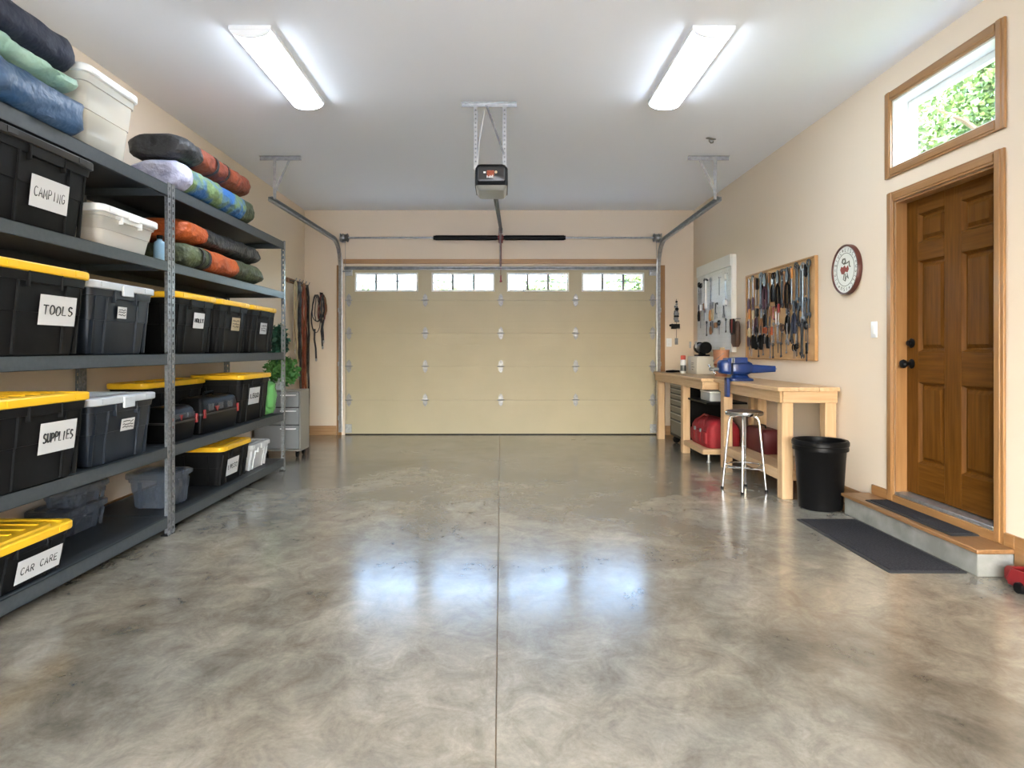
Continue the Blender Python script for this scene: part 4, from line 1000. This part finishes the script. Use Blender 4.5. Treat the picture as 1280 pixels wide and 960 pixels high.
# ------------------------------------------------------------------ tool boards
tb = thing('tool_board', 'honey plywood tool board crowded with hanging hand tools', 'tool board', (XR-.001, 6.235, 1.555), -PI/2)
MB().box(-.755, .755, -.018, -.002, -.445, .445).build('plywood_panel', 'board', tb)
b = MB(); b.box(-.775, -.755, -.03, -.001, -.452, .452).box(.755, .775, -.03, -.001, -.452, .452).box(-.755, .755, -.03, -.001, .436, .452).box(-.755, .755, -.03, -.001, -.452, -.436); b.build('board_frame', 'boardframe', tb, bevel=.003)
pb = thing('pegboard', 'white pegboard on the wall above the far workbench', 'pegboard', (XR-.001, 7.985, 1.735), -PI/2)
ph = MB(); ph.box(-.635, .635, -.062, -.05, -.565, .565); pp = ph.build('peg_panel', 'whiteboard', pb)
holes = MB()
for i in range(21):
    for j in range(18): holes.add([(-.60+i*.06+.005*math.cos(PI*k/3), -.0623, -.51+j*.06+.005*math.sin(PI*k/3)) for k in range(6)], [tuple(range(6))])
holes.build('peg_holes', 'lens', pp)
q = MB().box(.60, .635, -.05, -.002, -.565, .565).box(-.635, -.60, -.05, -.002, -.565, .565).box(-.60, .60, -.05, -.002, .53, .565).box(-.60, .60, -.05, -.002, -.565, -.53).build('standoff_frame', 'white', pb, bevel=.003)
MB().box(-.635, .635, -.075, -.062, .43, .565).build('top_rail', 'white', pb, bevel=.003)

_ONES = ['', '-first', '-second', '-third', '-fourth', '-fifth', '-sixth', '-seventh', '-eighth', '-ninth']
ORD = ['first', 'second', 'third', 'fourth', 'fifth', 'sixth', 'seventh', 'eighth', 'ninth', 'tenth', 'eleventh', 'twelfth', 'thirteenth', 'fourteenth', 'fifteenth', 'sixteenth', 'seventeenth', 'eighteenth', 'nineteenth', 'twentieth']+['twenty'+q for q in _ONES[1:]]+['thirtieth']+['thirty'+q for q in _ONES[1:]]
def peg(t, z=.0, y=.0, ext=0.):
    MB().tube([(0, .001+y+ext, z-.004), (0, -.012+y, z-.006), (0, -.020+y, z+.004)], .0028, 6).build('hook', 'steeld', t)
def k_wrench(t, L, m1, m2):
    w = .011*L/.2+.007; r = w*1.05; mb = MB()
    P = [(-w*.42, -r), (-w*.36, -L*.5), (-w*.42, -L+r)]
    jaw = [(-r*1.15, -L+r*.9), (-r*1.2, -L-.0), (-r*.6, -L-r*.55), (-r*.42, -L+r*.2), (r*.42, -L+r*.2), (r*.7, -L-r*.45), (r*1.2, -L+.1*r), (r*1.1, -L+r)]
    mb.prism(P+jaw+[(w*.42, -L+r), (w*.36, -L*.5), (w*.42, -r)], 'y', -.011, -.004)
    mb.build('handle_bar', m1, t, bevel=.0012)
    MB().loft([[(q*math.cos(2*PI*k/18), y, -r*.2+q*math.sin(2*PI*k/18)) for k in range(18)] for q, y in ((r*1.1, -.003), (r*1.1, -.013), (r*.6, -.013), (r*.6, -.003))], closed=True).build('ring_end', m1, t)
def k_pliers(t, L, m1, m2):
    for s in (-1, 1):
        pts = [(s*.004, -.012, -L*.36), (s*.016*L/.2, -.012, -L*.46), (s*.021*L/.2, -.012, -L*.65), (s*.019*L/.2, -.012, -L*.85), (s*.013*L/.2, -.012, -L)]
        MB().tube(pts, [.007, .011, .013, .013, .010], 8, flat=.7).build('handle', m2, t)
        MB().prism([(s*.001, 0), (s*.007, -.002), (s*.016*L/.2, -L*.20), (s*.014*L/.2, -L*.34), (-s*.006, -L*.40), (s*.001, -L*.28)], 'y', -.018, -.006).build('jaw', m1, t, bevel=.0015)
    MB().lathe([(0, -.021), (.007, -.0205), (.008, -.018), (.008, -.004)], 12, (0, 0, -L*.34), 'y').build('pivot', 'steel', t)
def k_driver(t, L, m1, m2, up=True):
    h = L*.42; r = .0155
    if up:
        MB().lathe([(0, 0), (r*.8, -.003), (r, -.02), (r*.8, -h*.55), (r, -h*.8), (r*.55, -h)], 12, (0, -.014, 0)).build('handle', m2, t)
        MB().lathe([(.0042, -h+.005), (.0042, -L+.012), (.0055, -L+.006), (.002, -L)], 8, (0, -.014, 0)).build('shaft', m1, t)
    else:
        MB().lathe([(.0055, 0), (.0055, -.02), (.0045, -.025), (.0045, -L+h)], 8, (0, -.014, 0)).build('shaft', m1, t)
        MB().lathe([(r*.55, -L+h), (r, -L+h*.8), (r*.8, -L+h*.5), (r, -L+.02), (r*.8, -L+.003), (0, -L)], 12, (0, -.014, 0)).build('handle', m2, t)
def k_hammer(t, L, m1, m2):
    MB().loft([[(x, y-.02, z) for x, y in rr(.022*a, .028*a, .008)] for z, a in ((.012, .9), (-.05, .9), (-L*.55, .95), (-L*.8, 1.2), (-L, 1.05))]).build('handle', m2, t)
    MB().lathe([(0, -.055), (.015, -.054), (.016, -.036), (.011, -.03), (.013, -.012), (.014, .014), (.010, .02)], 14, (0, -.02, 0), 'x').prism([(.016, .012), (.040, .004), (.062, -.022), (.050, -.012), (.03, -.010), (.016, -.012)], 'y', -.030, -.010).build('hammer_head', m1, t)
def k_snips(t, L, m1, m2):
    for s in (-1, 1):
        cx, cz, r = s*.026, -.032, .022
        MB().tube([(cx+r*math.cos(2*PI*k/16), -.012-.002*s, cz+r*1.3*math.sin(2*PI*k/16)) for k in range(16)], .0055, 6, True).build('finger_loop', m2, t)
        MB().prism([(s*.012, -.052), (s*.020, -.058), (-s*.002, -L*.45), (-s*.010, -L), (-s*.014, -L*.5)], 'y', -.012-.003*s, -.009-.003*s).build('blade', m1, t)
    MB().lathe([(0, -.018), (.006, -.017), (.006, -.004)], 10, (0, 0, -L*.42), 'y').build('pivot', 'steel', t)
def k_adjust(t, L, m1, m2):
    MB().prism([(-.008, 0), (.008, 0), (.012, -.02), (.009, -L*.35), (.011, -L*.72), (.026, -L*.80), (.034, -L*.92), (.020, -L), (.008, -L*.87), (-.010, -L*.87), (-.020, -L*.98), (-.030, -L*.90), (-.020, -L*.76), (-.011, -L*.70), (-.009, -L*.35), (-.012, -.02)], 'y', -.016, -.004).build('handle_bar', m1, t, bevel=.002)
    MB().lathe([(.006, -.010), (.007, -.008), (.007, .008), (.006, .010)], 10, (.0, -.010, -L*.80), 'x').build('adjusting_screw', 'steeld', t)
def k_file(t, L, m1, m2):
    MB().lathe([(0, 0), (.010, -.003), (.012, -.03), (.009, -.075), (.011, -.09), (.006, -.1)], 12, (0, -.014, 0)).build('handle', m2, t)
    MB().box(-.009, .009, -.016, -.011, -L, -.095).build('blade', m1, t, bevel=.001)
def k_clamp(t, L, m1, m2):
    MB().tube([(.03, -.012, -.02), (.03, -.012, 0), (-.03, -.012, 0), (-.034, -.012, -.02), (-.034, -.012, -L*.62), (-.02, -.012, -L*.70), (.03, -.012, -L*.70)], .0075, 8).build('clamp_body', m1, t)
    MB().tube([(.03, -.012, -L*.28), (.03, -.012, -L)], .005, 8).tube([(.008, -.012, -L+.004), (.052, -.012, -L+.004)], .003, 6).build('clamp_screw', 'steel', t)
def k_hex(t, L, m1, m2):
    MB().tube([(-.03, -.010, -.004), (-.006, -.010, -.002), (0, -.010, -.010), (0, -.010, -L)], .0042, 6, ).build('key_bar', m1, t)
def k_saw(t, L, m1, m2):
    MB().tube([(-.02, -.012, -.01), (.02, -.012, -.01), (.024, -.012, -.08), (-.018, -.012, -.09)], .008, 8, True).build('handle', m2, t)
    MB().prism([(-.018, -.095), (.024, -.085), (.012, -L), (-.012, -L)], 'y', -.013, -.011).build('blade', m1, t)
def k_tape(t, L, m1, m2):
    MB().loft([[(x, y, z-.035) for x, z in rr(.07-2*i, .066-2*i, .016)] for y, i in ((-.004, 0), (-.034, 0), (-.038, .005))]).build('case', m2, t); MB().box(.03, .038, -.03, -.01, -.075, -.062).build('blade_tip', m1, t)
KIND = {'wrench': (k_wrench, 'wrench'), 'pliers': (k_pliers, 'pliers'), 'driver': (k_driver, 'screwdriver'), 'hammer': (k_hammer, 'hammer'), 'snips': (k_snips, 'snips'), 'adjust': (k_adjust, 'adjustable wrench'),
        'file': (k_file, 'file'), 'clamp': (k_clamp, 'clamp'), 'hex': (k_hex, 'hex key'), 'saw': (k_saw, 'saw'), 'nut': (lambda t, L, a, b: k_driver(t, L, a, b, False), 'nut driver'), 'tape': (k_tape, 'tape measure')}
NAMES = {'wrench': 'wrench', 'pliers': 'pliers', 'driver': 'screwdriver', 'hammer': 'hammer', 'snips': 'snips', 'adjust': 'adjustable_wrench', 'file': 'hand_file', 'clamp': 'clamp', 'hex': 'hex_key', 'saw': 'hand_saw', 'nut': 'nut_driver', 'tape': 'tape_measure'}
def hang_tools(bx, by, bz, front, width, rows, where, group):
    """rows: (row word, z top, jitter, [(kind, L, metal, handle, description)...])"""
    rt = random.Random(12)
    for word, zt, lst in rows:
        n = len([1 for q in lst]); k2 = 0
        for i, q in enumerate(lst):
            if q is None: continue
            kd, L, m1, m2, desc = q
            u = -width/2+width*(i+.5)/n+rt.uniform(-.008, .008)
            lab = f'{desc}, {ORD[k2]} from left in the {word} row of the {where}'
            t = thing(NAMES[kd], lab, KIND[kd][1], (bx-front-.011*(i % 2), by-u, bz+zt+rt.uniform(-.02, .015)), -PI/2, group)
            KIND[kd][0](t, L*rt.uniform(.93, 1.06)*(1.06 if L > .15 else 1.15), m1, m2); peg(t, 0, 0, .011*(i % 2))
            k2 += 1
M['tool_steel'] = mat('tool_steel', (.20, .20, .21), .38, .8, (.32, .32, .33), 30)
M['tool_dark'] = mat('tool_dark', (.035, .036, .04), .42, .7, (.07, .07, .075), 30)
S, DK, B = 'tool_steel', 'tool_dark', 'blk'
rowsA = [
 ('top', .405, [('nut', .34, S, 'purple', 'plum-handled nut driver'), ('nut', .33, S, 'purple', 'plum-handled nut driver'), ('nut', .33, S, 'purple', 'plum-handled nut driver'), ('driver', .30, S, 'leather', 'brown-handled screwdriver'), ('wrench', .30, S, S, 'bright steel wrench'), ('wrench', .33, DK, DK, 'long dark wrench'), ('pliers', .33, DK, 'purple', 'plum-handled pliers'), ('adjust', .36, DK, DK, 'dark adjustable wrench'), ('pliers', .27, S, B, 'black-handled pliers'), ('snips', .27, DK, B, 'black-looped snips'), ('pliers', .32, DK, B, 'black-handled pliers'), ('adjust', .36, DK, DK, 'dark adjustable wrench'), ('hammer', .30, DK, 'leather', 'brown-handled hammer'), ('pliers', .36, DK, B, 'long black-handled pliers'), ('file', .32, S, 'amber', 'amber-handled file'), ('wrench', .40, DK, DK, 'long dark wrench'), ('adjust', .40, DK, DK, 'long dark adjustable wrench'), ('wrench', .46, S, S, 'longest steel wrench'), ('wrench', .42, DK, DK, 'long dark wrench')]),
 ('second', .075, [('nut', .22, S, 'purple', 'small plum-handled nut driver'), ('driver', .24, S, 'amber', 'amber-handled screwdriver'), ('driver', .24, S, 'tan', 'tan-handled screwdriver'), ('pliers', .24, DK, 'purple', 'plum-handled pliers'), ('wrench', .24, DK, DK, 'dark wrench'), ('pliers', .25, S, 'leather', 'brown-handled pliers'), ('wrench', .22, DK, DK, 'dark wrench'), ('hex', .20, DK, DK, 'dark hex key'), None, ('clamp', .17, 'redp', S, 'red clamp'), ('driver', .20, S, 'redp', 'red-handled screwdriver'), None, None, ('pliers', .25, DK, B, 'black-handled pliers'), ('wrench', .24, S, S, 'steel wrench'), ('pliers', .27, DK, 'navy', 'navy-handled pliers'), None, ('wrench', .22, S, S, 'steel wrench'), ('hex', .24, DK, DK, 'dark hex key')]),
 ('third', -.115, [('pliers', .20, DK, 'purple', 'plum-handled pliers'), ('driver', .21, DK, 'tan', 'tan-handled screwdriver'), ('pliers', .21, S, B, 'black-handled pliers'), ('pliers', .22, DK, B, 'black-handled pliers'), ('pliers', .20, S, B, 'black-handled pliers'), ('pliers', .22, DK, B, 'black-handled pliers'), ('snips', .20, S, 'orange', 'orange-looped snips'), ('pliers', .21, DK, B, 'black-handled pliers'), ('driver', .19, S, 'orange', 'orange-handled screwdriver'), ('wrench', .17, S, S, 'small steel wrench'), ('wrench', .18, S, S, 'small steel wrench'), ('hex', .15, DK, DK, 'dark hex key'), None, ('adjust', .19, S, S, 'small steel adjustable wrench'), ('wrench', .18, DK, DK, 'small dark wrench'), ('hex', .20, S, S, 'steel hex key'), ('wrench', .24, DK, DK, 'dark wrench'), ('wrench', .30, DK, DK, 'longer dark wrench'), ('hex', .22, DK, DK, 'dark hex key')]),
 ('lowest', -.285, [('hex', .12, S, S, 'steel hex key'), ('hex', .13, S, S, 'steel hex key'), None, ('wrench', .12, DK, DK, 'tiny dark wrench'), ('wrench', .12, S, S, 'tiny steel wrench'), None, ('wrench', .12, S, S, 'tiny steel wrench'), ('wrench', .11, DK, DK, 'tiny dark wrench'), ('hex', .10, DK, DK, 'dark hex key'), ('wrench', .10, S, S, 'tiny steel wrench'), None, ('snips', .12, S, B, 'small black-looped snips'), None, ('file', .16, DK, B, 'black-handled file')]),
]
X1 = [('wrench', .28, DK, DK, 'dark wrench'), ('driver', .26, DK, B, 'black-handled screwdriver'), ('pliers', .25, DK, B, 'black-handled pliers'), ('file', .30, DK, 'leather', 'brown-handled file'), ('hex', .26, S, S, 'steel hex key'), ('snips', .24, DK, 'darkleather', 'brown-looped snips'), ('adjust', .26, DK, DK, 'dark adjustable wrench')]
def denser(lst, every, sc):
    out = []; k = 0
    for i, q in enumerate(lst):
        out.append(q)
        if i % every == every-1 and q is not None:
            x = X1[k % len(X1)]; k += 1; out.append((x[0], x[1]*sc, *x[2:]))
    return out
rowsA = [(w_, z_, denser(l_, e_, c_)) for (w_, z_, l_), e_, c_ in zip(rowsA, (2, 2, 2, 3), (1., .8, .62, .42))]
hang_tools(XR-.001, 6.235, 1.555, .020, 1.40, rowsA, 'wooden tool board', 'hand tools on the wooden tool board')
rowsB = [
 ('top', .355, [('snips', .30, DK, B, 'black-looped snips'), ('snips', .26, DK, B, 'black-looped snips'), ('wrench', .38, S, S, 'long steel wrench'), ('hammer', .34, DK, 'white', 'white-handled hammer'), ('wrench', .36, S, S, 'long steel wrench'), None, None, ('hex', .2, DK, DK, 'dark hex key'), None, ('saw', .30, S, 'white', 'white-handled saw')]),
 ('second', .05, [('pliers', .22, DK, B, 'black-handled pliers'), ('saw', .30, S, 'white', 'white-handled saw'), ('driver', .20, DK, 'leather', 'brown-handled screwdriver'), None, ('pliers', .22, S, 'amber', 'amber-handled pliers'), ('pliers', .22, S, 'tan', 'tan-handled pliers'), ('clamp', .18, DK, DK, 'dark clamp'), None, ('adjust', .2, S, S, 'steel adjustable wrench'), ('tape', .1, S, 'white', 'white tape measure')]),
 ('third', -.19, [None, None, None, ('wrench', .14, DK, DK, 'small dark wrench'), ('pliers', .14, DK, 'leather', 'small brown-handled pliers'), ('hex', .12, DK, DK, 'dark hex key'), ('tape', .1, S, 'leather', 'brown tape measure'), ('snips', .15, DK, B, 'black-looped snips'), None, ('wrench', .13, DK, DK, 'small dark wrench')]),
]
hang_tools(XR-.001, 7.985, 1.735, .064, 1.16, rowsB, 'white pegboard', 'hand tools on the white pegboard')
pr = MB()
tp = thing('hanging_tool_pouch', 'dark brown leather tool pouch hanging at the near edge of the white pegboard', 'pouch', (XR-.045, 7.23, 1.52), -PI/2)
MB().loft([[(x, y-.012, z) for x, y in rr(w_, d_, .02)] for z, w_, d_ in ((0, .17, .03), (-.06, .18, .05), (-.24, .16, .06), (-.29, .11, .04))]).build('pouch_body', 'darkleather', tp)
for x in (-.05, .0, .045): MB().lathe([(0, .06), (.012, .055), (.014, 0), (.01, -.1)], 10, (x, -.05, -.03)).build('tool_end', 'blk' if x else 'redp', tp)
MB().strip([(-.06, -.045, -.09), (0, -.052, -.10), (.06, -.045, -.09)], .11, .008, (0, 0, 1)).build('front_pocket', 'blk', tp)
MB().tube([(0, .043, .03), (0, -.01, .03), (0, -.02, .0)], .004, 6).build('hook', 'steeld', tp)

# ------------------------------------------------------------------ outdoors
gy = YB+T
struct('lawn', MB().box(XR+T+.02, 60, -40, 90, -.35, -.30).box(-60, XL-T-.02, -40, 90, -.35, -.30).box(XL-T-.02, XR+T+.02, 30, 90, -.35, -.30), 'lawn', 'mown grass around the garage', 'lawn')
struct('forecourt', box(XL-T-.02, XR+T+.02, -40, YF-T-.001, -.25, -.02), 'drive', 'pale concrete forecourt outside the added unseen doorway', 'driveway')  # out-of-view ground that bounces sun in through the added doorway
struct('driveway', box(XL-T-.02, XR+T+.02, gy+.001, 30, -.25, -.02), 'drive', 'pale driveway outside the big door', 'driveway')
def tree(label, x, y, h, r, n, leaf, size, seed, sc=(1, 1, 1.15), low=.0):
    t = thing('tree', label, 'tree', (x, y, -.30), group='trees outside'); rnd = random.Random(seed)
    mb = MB(); mb.tube([(0, 0, 0), (.08, .05, h*.35), (.0, .1, h*.7), (.1, 0, h*.95)], [.17, .13, .09, .03], 8)
    for k in range(7):
        a = rnd.uniform(0, 6.28); z0 = h*rnd.uniform(.35, .75); mb.tube([(0, 0, z0), (r*.5*math.cos(a), r*.5*math.sin(a), z0+r*.35), (r*.85*math.cos(a), r*.85*math.sin(a), z0+r*.5)], [.06, .035, .012], 6)
    mb.build('trunk', 'bark', t)
    mb = MB()
    for k in range(26):
        a = rnd.uniform(0, 6.28); b = math.acos(rnd.uniform(-1, 1)); q = r*.72*rnd.random()**.5
        c = (q*math.sin(b)*math.cos(a)*sc[0], q*math.sin(b)*math.sin(a)*sc[1], h-r*sc[2]*(1-low)+q*math.cos(b)*sc[2])
        leaves(mb, c, r*.42, n//26, size, rnd, asp=.33)
    mb.build('foliage', leaf, t, flat=True)
tree('leafy tree closest to the small high window', 7.8, 9.4, 7.9, 2.0, 15000, 'leaf1', .10, 1)
tree('pale green tree beyond the small high window', 8.3, 13.6, 8.0, 2.2, 14000, 'leaf2', .14, 2)
tree('broad tree behind the two nearest the high window', 12.0, 22.5, 11.0, 3.2, 12000, 'leaf1', .18, 4)
tree('tall tree farthest back beside the high window', 13.2, 14.6, 11.5, 3.2, 12000, 'leaf2', .18, 3)
for k, (x, y, h) in enumerate(((-9.5, 40, 6.5), (-3.4, 42, 6.4), (2.8, 40, 7.1), (8.6, 38, 7.6))):
    tree(['tree seen faintly through the garage door window nearest the shelving', 'tree seen faintly through the second garage door window from the shelving', 'tree seen faintly through the third garage door window from the shelving', 'tree seen faintly through the garage door window nearest the workbenches'][k], x, y, h, 2.4, 2200, 'leaf2', .34, 10+k)

# ------------------------------------------------------------------ light, sky, camera
W = bpy.data.worlds.new('daylight'); SC.world = W; W.use_nodes = True
nt = W.node_tree; bg = nt.nodes['Background']
sk = nt.nodes.new('ShaderNodeTexSky'); sk.sky_type = 'NISHITA'; sk.sun_disc = False; sk.sun_elevation = math.radians(48); sk.sun_rotation = math.radians(200)
sk.air_density = 1.0; sk.dust_density = 3.0; sk.ozone_density = 1.0
nt.links.new(sk.outputs[0], bg.inputs[0]); bg.inputs[1].default_value = 4.7
sun = bpy.data.lights.new('sun', 'SUN'); sun.energy = 14.0; sun.angle = math.radians(1.5); sun.color = (.97, .99, 1.)
so_ = bpy.data.objects.new('sun', sun); COL.objects.link(so_); so_.rotation_euler = (math.radians(42), 0, math.radians(-80))

cam = bpy.data.cameras.new('camera'); co = bpy.data.objects.new('camera', cam); COL.objects.link(co)
cam.sensor_width = 36; cam.lens = 36*800/1280; cam.shift_x = 14/1280; cam.shift_y = -43/1280; cam.clip_start = .05; cam.clip_end = 300
co.location = (0, 0, 1.2); co.rotation_euler = (PI/2, 0, 0)
SC.camera = co
SC.view_settings.view_transform = 'Standard'; SC.view_settings.look = 'None'; SC.view_settings.gamma = 1; SC.view_settings.use_curve_mapping = False
SC.view_settings.exposure = 0.48
SC.cycles.use_denoising = True
SC.cycles.max_bounces = 10; SC.cycles.diffuse_bounces = 6; SC.cycles.transparent_max_bounces = 24
SC.cycles.caustics_reflective = False; SC.cycles.caustics_refractive = False
SC.cycles.sample_clamp_indirect = 8
